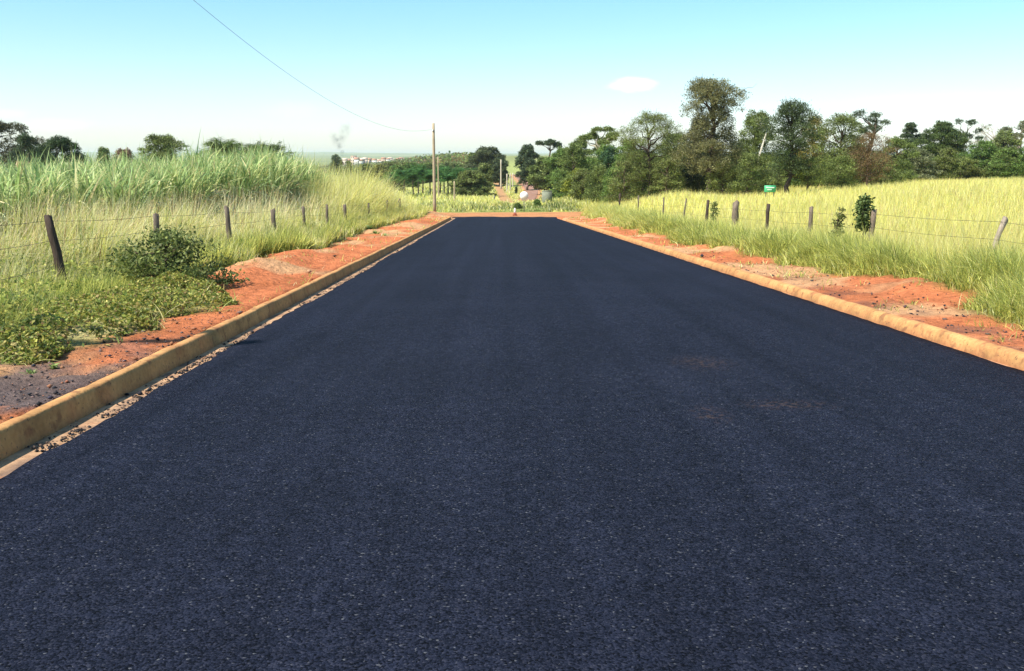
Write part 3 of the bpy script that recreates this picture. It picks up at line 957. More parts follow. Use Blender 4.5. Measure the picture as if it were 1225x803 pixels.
g.leaves(np.stack([Xl, Yl, Zl], 1), rng.uniform(.04, .09, nl), mixcol([GR, [0.13, 0.19, 0.045], LG], [4, 3, 3], nl), .5, .5)
stuff(g, 'roadside_weeds', M_GRASS, 'knee-high green weeds and grass around the nearest left fence post')

# crumbs of asphalt and soil on the verges
g = Geo()
ICO = np.array([(0, 0, 1), (.9, 0, .2), (.28, .85, .2), (-.72, .52, .2), (-.72, -.52, .2), (.28, -.85, .2), (0, 0, -.7)])
ICT = np.array([(0, 1, 2), (0, 2, 3), (0, 3, 4), (0, 4, 5), (0, 5, 1), (6, 2, 1), (6, 3, 2), (6, 4, 3), (6, 5, 4), (6, 1, 5)])


def crumbs(X, Y, size, cols, w, z=None):
    n = len(X)
    z = ground(X, Y) if z is None else z
    V = ICO[None] * (1 + rng.normal(0, .22, (n, 7, 1))) * size[:, None, None] * np.array([1, 1, .7])
    a = rng.uniform(0, 6.28, n); ca, sa = np.cos(a)[:, None], np.sin(a)[:, None]
    V = np.stack([V[..., 0] * ca - V[..., 1] * sa, V[..., 0] * sa + V[..., 1] * ca, V[..., 2]], -1)
    V = V + np.stack([X, Y, z + size * .25], 1)[:, None]
    T = np.arange(n)[:, None, None] * 7 + ICT[None]
    g.add(V, T, (), np.repeat(mixcol(cols, w, n, .2), 7, 0))


n = 1900
Y = pick(n, 4, 12, 1.2); X = -3.05 - rng.random(n) ** 1.3 * 1.2
crumbs(X, Y, np.exp(rng.normal(math.log(.0085), .5, n)), [[.03, .03, .04], [.16, .11, .10], [.3, .13, .07]], [4, 3, 2])
n = 1300
Y = pick(n, 7, 24, 1.2); X = 4.92 + rng.random(n) ** 1.2 * 1.3
k = fbm(X * 2.3, Y * 2.3, 71) > .47
crumbs(X[k], Y[k], np.exp(rng.normal(math.log(.011), .5, k.sum())), [[.03, .03, .04], [.12, .08, .07], [.35, .12, .06]], [5, 2, 2])
n = 300
Y = pick(n, 12, 70, 1.2); X = np.where(rng.random(n) < .5, -3.1 - rng.random(n) * 1.9, 4.95 + rng.random(n) * 1.6)
crumbs(X, Y, np.exp(rng.normal(math.log(.014), .45, n)), [[.36, .12, .05], [.42, .22, .12], [.14, .07, .05]], [4, 3, 1])
n = 2200
Y = pick(n, 4, 40, 1.3); X = -2.66 - np.abs(rng.normal(0, .07, n))
k = (fbm(X * 2, Y * 2.2, 73) > .45) & (X > -2.85)
crumbs(X[k], Y[k], np.exp(rng.normal(math.log(.008), .45, k.sum())), [[.02, .02, .026], [.10, .07, .055]], [4, 2], road_z(Y[k]) - .012)
stuff(g, 'soil_crumbs', M_STONE, 'loose soil and asphalt crumbs scattered on both verges')

# ------------------------------------------------------------------ trees
def limb(a, b, wig, k=5):
    a = np.asarray(a, float); b = np.asarray(b, float)
    t = np.linspace(0, 1, k)[:, None]
    p = a + (b - a) * t
    L = np.linalg.norm(b - a)
    p[1:-1] += rng.normal(0, wig * L, (k - 2, 3))
    p[:, 2] += (np.sin(t[:, 0] * np.pi) * 0.06 * L)
    return p


def tree(name, label, cat, px, Y, top, wpx, style='round', col=(0.07, 0.095, 0.03), col2=None, cb=0.25, bark=(0.10, 0.075, 0.055),
         group=None, leaf=None, dens=1.0, trunk=1.0, lean=0.0, base_up=0.0):
    w0 = wpx
    X = xpx(px, Y)
    z0 = float(ground(X, Y)) - 0.05
    h = zpx(top, Y, px) - z0
    w = wpx * Y / 1170.0 * (1.0 if Y < 40 else 1.12 if style == 'tall' else 1.05 if w0 < 16 else 1.22)
    t = thing(name, label, cat, (X, Y, z0), group)
    tg, cg = Geo(), Geo()
    col = np.asarray(col, float); col2 = np.asarray(col2 if col2 is not None else col * 1.5, float)
    ls = leaf or max(0.105, Y * 0.00145)
    tr = 0.022 * h * trunk + 0.03
    fork = max(cb * 0.9, 0.12) * h
    if style in ('flat', 'tall', 'sparse', 'layer'): fork = cb * h
    topz = h * (0.80 if style != 'tall' else 0.92)
    ax_ = np.array([[0, 0, -0.15], [rng.normal(0, .02) * h, rng.normal(0, .02) * h, fork * .6], [lean * .5 * w + rng.normal(0, .03) * h, rng.normal(0, .03) * h, fork * 1.15],
                    [lean * w + rng.normal(0, .04) * h, rng.normal(0, .03) * h, topz]])
    tg.tube(ax_, [tr * 1.25, tr, tr * .8, tr * .25], 7, bark)
    # crown lobes
    lobes = []
    cz0, cz1 = cb * h, h
    if style == 'flat':
        for k in range(9):
            a = rng.uniform(0, 6.28); r = math.sqrt(rng.random()) * .38 * w
            lobes.append((lean * w + r * math.cos(a), r * math.sin(a), h * (0.93 - 0.25 * (r / w) ** 1.2) - .08 * h * rng.random(), .17 * w, .17 * w, .06 * h))
    elif style == 'layer':
        for k in range(8):
            f = k / 7; r = w * .5 * (1 - .55 * f)
            for a in rng.uniform(0, 6.28, 3):
                lobes.append((r * .6 * math.cos(a), r * .6 * math.sin(a), cz0 + (cz1 - cz0) * (f * .92 + .03), r * .5, r * .5, .05 * h))
    elif style in ('sparse', 'bare'):
        for k in range(13 if style == 'sparse' else 16):
            a = rng.uniform(0, 6.28); r = rng.uniform(.15, .46) * w; f = rng.random()
            lobes.append((r * math.cos(a), r * math.sin(a), cz0 + (cz1 - cz0) * (.3 + .68 * f), .13 * w, .13 * w, .09 * (cz1 - cz0)))
    else:
        nl = {'round': 19, 'tall': 26, 'bush': 17, 'feather': 22}[style]
        for k in range(nl):
            f = (k + .5) / nl
            if style == 'bush':
                rad = .5 * math.sqrt(max(1 - (f * .95) ** 2, .05))
            elif style == 'tall':
                rad = .5 * (.80 + .20 * math.sin(f * 9 + px)) * (1 if f < .85 else .8)
            else:
                rad = .5 * math.sqrt(max(1 - (2 * f - .9) ** 2, .08))
            a = k * 2.4 + rng.normal(0, .35); r = w * rad * rng.uniform(.45, .78)
            q = w * rad * rng.uniform(.36, .58) + .03 * w
            vz = (cz1 - cz0) * rng.uniform(.10, .17)
            lobes.append((lean * w * f + r * math.cos(a), r * math.sin(a), min(cz0 + (cz1 - cz0) * f, cz1 - vz * .8), q, q, vz))
        vz = (cz1 - cz0) * .12
        lobes.append((lean * w + rng.normal(0, .05) * w, 0, cz1 - vz, .2 * w, .2 * w, vz))
    clump_r = max(min(.27, .11 * w), ls * 1.2)
    for (lx, ly, lz, ra, rb, rc) in lobes:
        src = ax_[2] + (ax_[3] - ax_[2]) * np.clip((lz * .8 - ax_[2][2]) / max(ax_[3][2] - ax_[2][2], .1), 0, .95)
        p = limb(src, (lx, ly, lz - rc * .2), .05)
        r0 = tr * (.5 if style != 'bare' else .42)
        tg.tube(p, np.linspace(r0, max(.012, r0 * .12), len(p)), 5, bark)
        area = (ra * rb + ra * rc * 2) * 4
        nc = int(np.clip(area / (clump_r ** 2) * .47 * dens, 4, 150))
        if style == 'bare':
            nc = 2
            for q in range(7):
                e = p[-1] + rng.normal(0, 1, 3) * np.array([ra, rb, rc]) * 1.5 + np.array([0, 0, rc])
                tg.tube(limb(p[rng.integers(2, 5)], e, .07), np.linspace(r0 * .3, .01, 5), 4, bark)
        d = rng.normal(size=(nc, 3)); d /= np.linalg.norm(d, axis=1)[:, None]
        d[:, 2] = np.where(d[:, 2] < -.3, -d[:, 2], d[:, 2])
        rr = rng.uniform(.55, 1.06, nc)[:, None]
        cc = np.array([lx, ly, lz]) + d * rr * np.array([ra, rb, rc])
        per = max(int(20 * (1 if style not in ('sparse', 'feather') else .75)), 6)
        Pq = np.repeat(cc, per, 0) + rng.normal(0, 1, (nc * per, 3)) * clump_r * np.array([.52, .52, .36])
        Pq[:, 2] = np.maximum(Pq[:, 2], .1)
        mixf = np.repeat(rng.random(nc) ** 1.3, per)[:, None] * .75 + rng.random((nc * per, 1)) * .25
        lc = (col * .75 * (1 - mixf) + col2 * 1.8 * mixf) * (1 + rng.normal(0, .12, (nc * per, 1)))
        cg.leaves(Pq, ls * rng.uniform(.65, 1.25, nc * per), np.clip(lc, .008, .6), .55 if style != 'feather' else .35, .3)
        if style in ('feather', 'tall', 'sparse'):
            e = np.array([lx, ly, lz]) + np.array([rng.normal(0, ra * .5), rng.normal(0, rb * .5), rc * 1.3])
            tg.tube(limb(p[-1], e, .05), np.linspace(r0 * .2, .008, 5), 4, bark)
    tg.build('trunk', M_BARK, t, True)
    cg.build('crown', M_LEAF, t)
    return t


def palm(name, label, cat, px, Y, top, wpx, group=None, col=(0.06, 0.13, 0.035), nf=15, bark=(0.2, 0.16, 0.11)):
    X = xpx(px, Y); z0 = float(ground(X, Y)) - .05
    h = zpx(top, Y, px) - z0; L = wpx * Y / 1170 * .62
    t = thing(name, label, cat, (X, Y, z0), group)
    tg, cg = Geo(), Geo()
    hs = max(h - L * .55, h * .3)
    sway = rng.normal(0, .04, 2) * h
    tp = np.array([sway[0], sway[1], hs])
    tg.tube([(0, 0, -.1), tp * (.35, .35, .4), tp * (.8, .8, .75), tp], [.17, .13, .12, .14], 7, bark)
    for k in range(nf):
        az = k * 2.4 + rng.normal(0, .2); tilt = rng.uniform(.1, 1.25); dr = rng.uniform(.35, .8)
        s = np.linspace(0, 1, 13)
        hor = L * (s * math.sin(tilt) + dr * s * s * .3); ver = L * (s * math.cos(tilt) - dr * s * s * .75)
        pts = tp + np.stack([hor * math.cos(az), hor * math.sin(az), ver], 1)
        cg.tube(pts, np.linspace(.035, .008, 13), 4, np.asarray(col) * 1.3)
        lc = np.asarray(col) * rng.uniform(.8, 1.7)
        for sd in (-1, 1):
            q = np.repeat(pts[2:], 3, 0) + rng.normal(0, .05, (33, 3))
            g_az = az + sd * rng.uniform(.8, 1.3, 33)
            cg.ribbons(q, g_az, rng.uniform(.9, 1.6, 33), L * .32 * np.repeat(np.sin(np.linspace(.5, 2.9, 11)), 3) * rng.uniform(.8, 1.2, 33) + .1,
                       max(.07, Y * .0010), rng.uniform(.2, .6, 33), np.clip(lc * (1 + rng.normal(0, .1, (33, 1))), .01, .5), 2)
    tg.build('trunk', M_BARK, t, True)
    cg.build('fronds', M_LEAF, t)
    return t


OLV = (0.065, 0.088, 0.026); OLV2 = (0.165, 0.205, 0.055); DKG = (0.028, 0.05, 0.024); DKG2 = (0.075, 0.105, 0.05); BRW = (0.085, 0.075, 0.033); BRW2 = (0.20, 0.14, 0.06)
MID = (0.055, 0.09, 0.028); MID2 = (0.145, 0.225, 0.05); LIME = (0.16, 0.20, 0.03); LIME2 = (0.34, 0.36, 0.06); GRY = (0.10, 0.115, 0.07); GRY2 = (0.19, 0.20, 0.11)

# right-hand tree line
T = 'tree'; B = 'shrub'
tree('umbrella_tree', 'flat-topped umbrella tree rising alone above the far woods', T, 655, 215, 164, 25, 'flat', DKG, DKG2, .62, trunk=.8, lean=.05, dens=1.4)
tree('broadleaf_tree', 'dark tree right beside the winding far road, nearest to it', T, 631, 205, 175, 24, 'round', DKG, DKG2, .12)
tree('broadleaf_tree', 'short round tree behind the lime shrub near the far road', T, 651, 175, 189, 30, 'round', MID, OLV2, .1)
tree('broadleaf_tree', 'olive rounded tree below and right of the umbrella tree', T, 674, 168, 178, 32, 'round', OLV, MID2, .12)
tree('broadleaf_tree', 'dark green tree left of the pale-limbed tree', T, 693, 150, 168, 30, 'round', MID, OLV2, .12)
tree('broadleaf_tree', 'low mid-green tree in front of the pale-limbed tree', T, 703, 128, 190, 30, 'bush', MID, MID2, .05)
tree('pale_limbed_tree', 'open tree with pale bare limbs below a thin olive crown', T, 716, 122, 155, 42, 'sparse', OLV, OLV2, .45, (.42, .38, .31), dens=2.2, trunk=1.2)
tree('broadleaf_tree', 'dark glossy round tree right of the pale limbs', T, 731, 112, 177, 25, 'round', (.03, .07, .03), (.06, .12, .05), .15)
tree('feathery_tree', 'brownish feathery tree left of the tallest tree', T, 776, 86, 136, 66, 'feather', BRW, OLV2, .22, (.06, .045, .035), dens=1.15)
tree('shrub', 'brown twiggy shrub under the brownish feathery tree', B, 746, 84, 194, 34, 'bush', BRW, OLV2, .05, dens=.8)
tree('shrub', 'reddish-brown low shrub right of the feathery tree trunk', B, 800, 83, 190, 32, 'bush', BRW, OLV2, .05, dens=.9)
tree('broadleaf_tree', 'olive tree between the feathery and the tallest tree', T, 806, 92, 160, 40, 'round', OLV, OLV2, .12)
tree('tall_tree', 'tallest tree of the line with ragged open top', T, 848, 80, 97, 70, 'tall', (.06, .07, .03), (.19, .18, .08), .2, (.085, .065, .05), dens=1.0)
tree('dark_tree', 'very dark leafy tree directly behind the tallest tree', T, 836, 88, 142, 38, 'round', (.016, .028, .018), (.04, .055, .03), .1)
tree('broadleaf_tree', 'olive tree behind the slanting pale trunk', T, 903, 97, 134, 46, 'round', OLV, OLV2, .15)
tree('slender_tree', 'slender tree with a slanting pale trunk above the green shrub', T, 908, 90, 136, 22, 'sparse', OLV, OLV2, .72, (.5, .46, .38), lean=.35, trunk=.4)
tree('shrub', 'bright green shrub just left of the green sign', B, 898, 78, 184, 42, 'bush', MID, (.16, .19, .055), .03)
tree('shrub', 'olive-brown shrub at the foot of the tallest tree', B, 866, 79, 194, 34, 'bush', BRW, OLV2, .04)
tree('dark_tree', 'dark green tree standing right of the green sign', T, 945, 72, 122, 60, 'tall', (.020, .036, .018), (.075, .105, .04), .2, (.045, .035, .03), dens=1.05)
tree('broadleaf_tree', 'yellow-topped tree behind the dark tree by the sign', T, 972, 88, 140, 32, 'round', OLV, (.28, .22, .06), .2)
tree('broadleaf_tree', 'olive tree with a dark interior right of the yellow top', T, 1003, 80, 137, 54, 'round', (.05, .055, .028), OLV2, .12)
tree('wispy_tree', 'tree with a lone windswept tuft above the brown bush', T, 1036, 88, 131, 36, 'sparse', DKG, DKG2, .55, dens=2.0, lean=.2)
tree('rust_brown_tree', 'rust-brown thin tree at the right end of the near line', T, 1040, 78, 160, 50, 'feather', (.105, .072, .04), (.19, .125, .06), .15, (.15, .10, .07), dens=.9)
tree('shrub', 'small olive shrub on a thin stem beside the dark tree', B, 968, 72, 190, 34, 'round', OLV, OLV2, .3, dens=.8)
tree('shrub', 'wide olive shrub below the tree with a dark interior', B, 1005, 76, 188, 40, 'bush', OLV, OLV2, .05)
tree('broadleaf_tree', 'mid-green shrubby tree filling the gap right of the rust tree', T, 1071, 100, 166, 40, 'bush', MID, OLV2, .05)
tree('tiered_tree', 'tiered dark tree left of the big round dome', T, 1092, 142, 149, 40, 'layer', DKG, DKG2, .35, dens=1.3)
tree('dome_tree', 'big round dark green dome tree on the right', T, 1124, 132, 147, 46, 'round', (.03, .055, .02), (.085, .12, .035), .3)
tree('shrub', 'pale olive rounded shrub below the tiered tree', B, 1094, 112, 179, 44, 'bush', OLV, GRY2, .03)
tree('shrub', 'brown-green shrub below the big dome tree', B, 1131, 112, 178, 34, 'bush', BRW, OLV2, .03)
tree('sparse_tree', 'tall sparse tree with scattered tufts right of the dome', T, 1153, 140, 145, 28, 'sparse', DKG, DKG2, .35, (.22, .2, .17), dens=.9)
tree('bare_tree', 'almost leafless pale tree against the sky on the right', T, 1182, 150, 149, 34, 'bare', GRY, GRY2, .4, (.36, .31, .27))
tree('broadleaf_tree', 'green pyramid-shaped tree below the leafless one', T, 1176, 118, 169, 34, 'round', (.035, .07, .02), MID2, .05)
tree('shrub', 'olive-brown shrub at the pasture edge near the right border', B, 1202, 116, 178, 44, 'bush', BRW, MID2, .03)
tree('sparse_tree', 'open grey-green tree leaning at the right border', T, 1219, 135, 145, 46, 'sparse', (.06, .075, .045), GRY2, .4, (.28, .24, .2), dens=1.5)
tree('broadleaf_tree', 'grey-green tree behind the right border shrubs', T, 1200, 130, 158, 32, 'round', GRY, OLV2, .1)
tree('shrub', 'dark green shrub filling the very right border', B, 1236, 114, 176, 40, 'bush', MID, MID2, .03)
tree('broadleaf_tree', 'dark round tree left of the green pyramid tree', T, 1152, 122, 184, 30, 'bush', (.04, .07, .02), MID2, .03)
tree('lime_shrub', 'bright lime-green shrub beside the grey slab', B, 694, 112, 202, 34, 'bush', LIME, LIME2, .12, dens=1.1)
tree('shrub', 'soft green shrub between lime shrub and tall pasture grass', B, 716, 105, 204, 30, 'bush', MID, LIME2, .03)
tree('shrub', 'green shrub in front of the dark glossy tree', B, 738, 98, 200, 26, 'bush', MID, MID2, .03)
tree('shrub', 'dull green shrub behind the lime shrub', B, 672, 130, 206, 26, 'bush', OLV, MID2, .03)
tree('broadleaf_tree', 'mid-green tree behind the feathery tree on its left', T, 752, 104, 168, 30, 'round', OLV, MID2, .1)

for i in range(20):
    px = 694 + i * 19 + rng.uniform(-6, 6)
    tree('shrub', 'low shrub in the undergrowth row beneath the right-hand trees', B, px, rng.uniform(84, 90) + max(0, 760 - px) * .25, rng.uniform(196, 206), rng.uniform(26, 38), 'bush',
         (BRW, OLV, MID)[i % 3], (OLV2, MID2, OLV2)[(i * 2) % 3], .02, group='undergrowth shrubs on the right')
for i in range(10):
    px = 694 + i * 37 + rng.uniform(-7, 7)
    tree('broadleaf_tree', 'backing tree in the shade row behind the right-hand trees', T, px, rng.uniform(102, 118), rng.uniform(168, 186) + (8 if px > 1030 else 0), rng.uniform(30, 40), 'round',
         (MID, OLV, DKG)[i % 3], (OLV2, MID2, OLV2)[i % 3], .06, group='backing trees on the right', dens=.8)
for i in range(7):
    px = 1075 + i * 25 + rng.uniform(-6, 6)
    tree('shrub', 'hedge-like shrub along the far pasture edge on the right', B, px, rng.uniform(112, 122), rng.uniform(184, 194), rng.uniform(30, 40), 'bush',
         (BRW, OLV, MID)[i % 3], (OLV2, MID2, MID2)[i % 3], .02, group='shrubs along the far pasture edge')

# left background trees above the cane
tree('broadleaf_tree', 'huge dark tree at the left border above the cane', T, -8, 118, 144, 116, 'round', (.02, .03, .018), (.075, .07, .03), .03, dens=1.5)
tree('broadleaf_tree', 'small dark tree at the right flank of the huge one', T, 32, 108, 161, 30, 'round', (.02, .035, .02), DKG2, .1)
tree('broadleaf_tree', 'rounded dark green tree second from the left border', T, 72, 112, 166, 60, 'bush', (.022, .045, .02), (.055, .09, .03), .02, dens=1.3)
tree('shrub', 'low far bush beside the brown bush above the cane', B, 126, 150, 178, 16, 'bush', MID, OLV2, .05)
tree('brown_bush', 'brown bush showing alone above the cane', B, 148, 150, 179, 26, 'bush', BRW, (.3, .18, .13), .05)
tree('broadleaf_tree', 'olive dome tree above the middle of the cane', T, 198, 108, 163, 58, 'bush', (.05, .06, .025), OLV2, .1)
for (px, Y, tp, w, lb) in ((250, 62, 168, 34, 'leftmost palm showing feathery fronds above the cane'), (272, 66, 169, 34, 'second palm from left behind the cane'),
                           (300, 64, 173, 28, 'third palm from left with short fronds behind the cane'), (322, 66, 173, 32, 'right-hand palm behind the cane')):
    palm('palm', lb, 'palm', px, Y, tp, w * 1.5, 'palms behind the cane', (.10, .14, .045), 20)

# trees in the valley
tree('broadleaf_tree', 'dark far tree right under the smoke', T, 402, 330, 186, 15, 'round', DKG, DKG2, .05)
tree('broadleaf_tree', 'narrow far tree right of the one under the smoke', T, 417, 330, 193, 9, 'round', MID, OLV2, .05)
for (px, Y, tp, w, a, b, lb) in ((437, 300, 197, 24, OLV, OLV2, 'brownish olive tree at the left end of the valley wood'),
                                 (453, 250, 198, 24, OLV, (.26, .25, .06), 'yellow-green tree in the valley wood'),
                                 (466, 300, 195, 34, BRW, OLV2, 'wide brown-olive tree topping the valley wood'),
                                 (487, 290, 195.5, 30, BRW, OLV2, 'second brown-olive tree topping the valley wood, nearer the pole'),
                                 (474, 215, 199, 24, MID, MID2, 'dark tree above the reeds left of the pole'),
                                 (492, 240, 196, 26, MID, MID2, 'mid-green tree just left of the leaning palms'),
                                 (509, 280, 196, 30, MID, OLV2, 'grey-green tree behind the utility pole'),
                                 (540, 290, 194.5, 30, GRY, OLV2, 'grey-green tree in front of the white town blocks')):
    tree('broadleaf_tree', lb, T, px, Y, tp, w, 'round', a, b, .08)
for (px, Y, tp, w) in ((470, 185, 207, 20), (482, 180, 203, 22), (494, 178, 205, 22), (505, 176, 202, 22), (514, 175, 206, 22), (531, 172, 203, 22), (540, 175, 201, 24), (551, 170, 203, 24),
                       (526, 180, 200, 22), (560, 172, 200, 24), (500, 190, 199, 22), (536, 165, 208, 20)):
    palm('palm', 'green palm with a slim pale trunk in the valley grove', 'palm', px, Y, tp, w * 1.35, 'palms of the valley grove', (.075, .165, .045), 18)
tree('broadleaf_tree', 'big dark tree left of the far fields, tallest in the valley', T, 583, 232, 177, 38, 'round', (.04, .055, .028), (.10, .12, .05), .12)
tree('broadleaf_tree', 'smaller dark tree on the right flank of the tallest valley tree', T, 598, 228, 190, 16, 'round', (.045, .06, .03), DKG2, .1)
tree('broadleaf_tree', 'left flank tree of the tallest valley tree', T, 566, 236, 184, 20, 'round', MID, OLV2, .1)
tree('broadleaf_tree', 'olive round tree at the meadow edge in front of the palms', T, 564, 158, 205, 42, 'bush', (.07, .075, .03), OLV2, .03)
tree('palm_like_tree', 'pale green broad-leaved tree between palms and dark tree', T, 579, 165, 196, 18, 'round', MID, (.22, .25, .08), .1)
tree('shrub', 'small dark shrub beside the white round sign', B, 619, 92, 243, 9, 'bush', MID, OLV2, .03, leaf=.09)
tree('shrub', 'low green shrub in the grass below the grey slab', B, 643, 100, 239, 8, 'bush', MID, MID2, .03, leaf=.09)
tree('shrub', 'tiny dark shrub left of the far road bend', B, 617.5, 180, 224, 3, 'bush', DKG, DKG2, .03, leaf=.12)

# shrubs and saplings close by
tree('shrub', 'dense dark green shrub between the two nearest left posts', B, 190, 14.9, 281, 138, 'bush', (.045, .075, .022), (.15, .18, .05), .02, leaf=.065, dens=1.3)
tree('sapling', 'leafy sapling growing against a right fence post', 'sapling', 1037, 21.6, 237, 12, 'round', (.045, .075, .025), (.12, .16, .05), .5, leaf=.09, trunk=.6, dens=.35)
tree('sapling', 'thin wispy sapling in the grass between two right posts', 'sapling', 1006, 21.8, 251, 16, 'sparse', (.11, .13, .04), (.22, .23, .08), .25, leaf=.06, trunk=.35, dens=.14)
tree('sapling', 'small twiggy plant just right of the dark upright post', 'sapling', 857, 36.5, 243, 7, 'sparse', (.16, .19, .06), (.26, .28, .09), .2, leaf=.07, trunk=.3, dens=.2)


def weed(px, py, Y, r, label):
    p = at(px, py, Y); z = float(ground(p.x, Y))
    g = Geo(); n = 26
    az = rng.uniform(0, 6.28, n)
    g.ribbons(np.zeros((n, 3)) + rng.normal(0, .01, (n, 3)), az, rng.uniform(.3, 1.2, n), rng.uniform(.6, 1.1, n) * r * 1.4, r * .55, rng.uniform(.3, .8, n), mixcol([[.16, .24, .07], [.3, .36, .14], [.22, .28, .08]], [3, 2, 3], n), 4)
    o = g.build('weed', M_LEAF); o.location = (p.x, Y, z)
    tag(o, label, 'weed', 'weeds on the red soil')


weed(360, 306, 25.5, .19, 'small pale green weed on the red mound edge')
weed(450, 282, 37, .22, 'low weed beside the kerb, farther along the left verge')
weed(462, 284, 36, .2, 'low weed touching the kerb, second of two')
weed(443, 275, 42, .25, 'weed at the foot of the left reeds')
weed(38, 452, 7.7, .07, 'tiny seedling on the bare soil before the weed mat')
weed(66, 448, 7.9, .06, 'second tiny seedling on the bare soil before the weed mat')

# ------------------------------------------------------------------ fences
def post_mesh(h, r, lean, col, parent, loc, square=False, label=None):
    g = Geo()
    k = 7; s = 7 if not square else 4
    zz = np.linspace(-.35, h, k)
    pts = np.stack([lean[0] * zz + rng.normal(0, .006, k), lean[1] * zz + rng.normal(0, .006, k), zz], 1)
    g.tube(pts, r * (1 + rng.normal(0, .05, k)) * np.linspace(1.08, .95, k), s, col)
    g.V[0][: k * s] += rng.normal(0, r * .09, (k * s, 3))
    top = slice((k - 1) * s, k * s)
    g.V[0][top, 2] += rng.normal(0, r * .3, s)
    o = g.build('post', M_POST, parent)
    o.location = loc
    if label: o['label'] = label
    return o


def wire_between(parent, pts, sag, r=0.003):
    g = Geo()
    for a, b in zip(pts[:-1], pts[1:]):
        t = np.linspace(0, 1, 7)[:, None]
        p = np.asarray(a) * (1 - t) + np.asarray(b) * t
        p[:, 2] -= sag * np.sin(np.pi * t[:, 0])
        g.tube(p, r, 4, (.1, .08, .06), cap=False)
    return g.build('wire', M_WIRE, parent, color=False)


def fence(label, X0, specs, wires, base_col):
    """specs: (px top, py top, Y, radius, lean x, square, colour, label)"""
    f = thing('wire_fence', label, 'fence', (X0, 12, float(ground(X0, 12))))
    org = np.array(f.location)
    tops = []
    for (px, py, Y, r, lx, sq, c, lb) in specs:
        tp = at(px, py, Y)
        z0 = float(ground(tp.x, Y))
        h = tp.z - z0
        bx = tp.x - lx * h
        z0 = float(ground(bx, Y)); h = tp.z - z0
        post_mesh(h, r * .84, (lx, rng.normal(0, .015)), c, f, Vector((bx, Y, z0)) - f.location, sq, lb)
        tops.append((bx, Y, z0, h, lx))
    for hz in wires:
        pts = [np.array([b + lx * hz - .05, y, z + min(hz, h - .04)]) - org for (b, y, z, h, lx) in tops]
        wire_between(f, pts, .03)
    return f


W1 = (.075, .055, .045); W2 = (.16, .13, .105); W3 = (.20, .155, .12); W4 = (.34, .28, .22)
fence('left wire fence of weathered wooden posts before the sugar cane', -6.1,
      [(-75, 258, 9.6, .06, -.05, False, W2, None),
       (57, 258, 13.7, .068, -.17, False, W1, 'dark leaning post nearest the camera'), (186, 256, 17.4, .062, .0, False, W2, None), (271, 247, 22.1, .066, -.03, False, W2, None),
       (326.5, 251, 26.8, .075, .0, False, W2, None), (362.5, 247, 31.2, .065, -.04, False, W2, None), (391, 245, 35.5, .06, .02, False, W2, None), (412.5, 245, 39.9, .085, .0, False, W2, None),
       (441, 243, 47, .06, 0, False, W2, None), (463, 240, 54, .06, .02, False, W2, None), (478, 238, 62, .1, .0, False, W2, None)], (.45, .8, 1.08), W2)
fence('right wire fence of grey wooden posts along the yellow pasture', 8.5,
      [(1360, 278, 12.2, .06, .03, False, W3, None), (1201, 261, 16.3, .055, .28, False, W4, 'pale post leaning to the right'), (1046, 251, 21.5, .075, .04, False, W3, None), (971, 247, 25.6, .07, .03, False, W3, None),
       (919.5, 244, 29.6, .066, .03, False, W1, None), (880.5, 241, 33.6, .13, .0, True, W3, 'stout squat post twice as thick as the others'), (847, 240, 37.9, .075, .04, False, W1, 'dark upright post'), (821, 238, 42.3, .045, .12, False, W2, None),
       (794, 236.5, 48, .05, .0, False, W2, None), (764, 234, 56, .05, .03, False, W2, None), (741.5, 232, 64, .085, .0, False, W1, None)], (.4, .72, 1.02), W3)

# ------------------------------------------------------------------ poles and overhead wire
M_POLE = rough_mat('pole wood', (0.40, 0.31, 0.21), 0.85, 4, 0.75, 1.2, 0.4, 20, 0.15, (5, 5, 0.5))


def utility_pole(name, label, px, py_top, Y, r, arm=False, mat=None, group=None):
    tp = at(px, py_top, Y)
    z0 = float(ground(tp.x, Y)); h = tp.z - z0
    t = thing(name, label, 'pole', (tp.x, Y, z0), group)
    g = Geo(); zz = np.linspace(-.4, h, 7)
    g.tube(np.stack([zz * 0 - .0 * zz, zz * 0, zz], 1), np.linspace(r * 1.2, r * .8, 7), 10, (1, 1, 1))
    g.build('shaft', mat or M_POLE, t, True, color=False)
    if arm:
        g = Geo(); g.box((-.07, -r - .05, h - .62), (.07, -r * .8, h - .52), bev=.01)
        g.build('bracket', M_METAL, t, color=False)
        g = Geo(); g.tube([(-.05, -r - .05, h - .60), (-.05, -r - .05, h - .54), (-.05, -r - .05, h - .50), (-.05, -r - .05, h - .46)], [.03, .055, .035, .02], 8)
        g.build('insulator', M_WHITE, t, True, color=False)
    return t, h


pole_t, pole_h = utility_pole('utility_pole', 'tall wooden utility pole at the left end of the new road', 518.5, 147.5, 74.5, .115, True)
utility_pole('utility_pole', 'second slimmer utility pole just behind the tall one', 524, 187.5, 150, .11)
M_CONC = rough_mat('concrete pole', (.48, .42, .33), .85, 5, .85, 1.12, .1, 30, .2)
utility_pole('concrete_pole', 'pale concrete pole before the pinkish shed', 599.3, 191, 215, .17, False, M_CONC)
utility_pole('concrete_pole', 'leftmost of the pale field poles in front of the yellow field', 606.5, 208, 190, .13, False, M_CONC, 'pale poles by the far road')
utility_pole('concrete_pole', 'middle pale field pole in front of the yellow field', 610.5, 207, 205, .13, False, M_CONC, 'pale poles by the far road')
utility_pole('concrete_pole', 'right pale field pole near the far road', 613.5, 207, 225, .13, False, M_CONC, 'pale poles by the far road')
utility_pole('meadow_post', 'thin post in the meadow before the olive round tree', 543.5, 217, 120, .11, False, M_POLE)
utility_pole('meadow_post', 'dark short post in the meadow below the red drive', 591.5, 234, 108, .10, False, M_METAL)

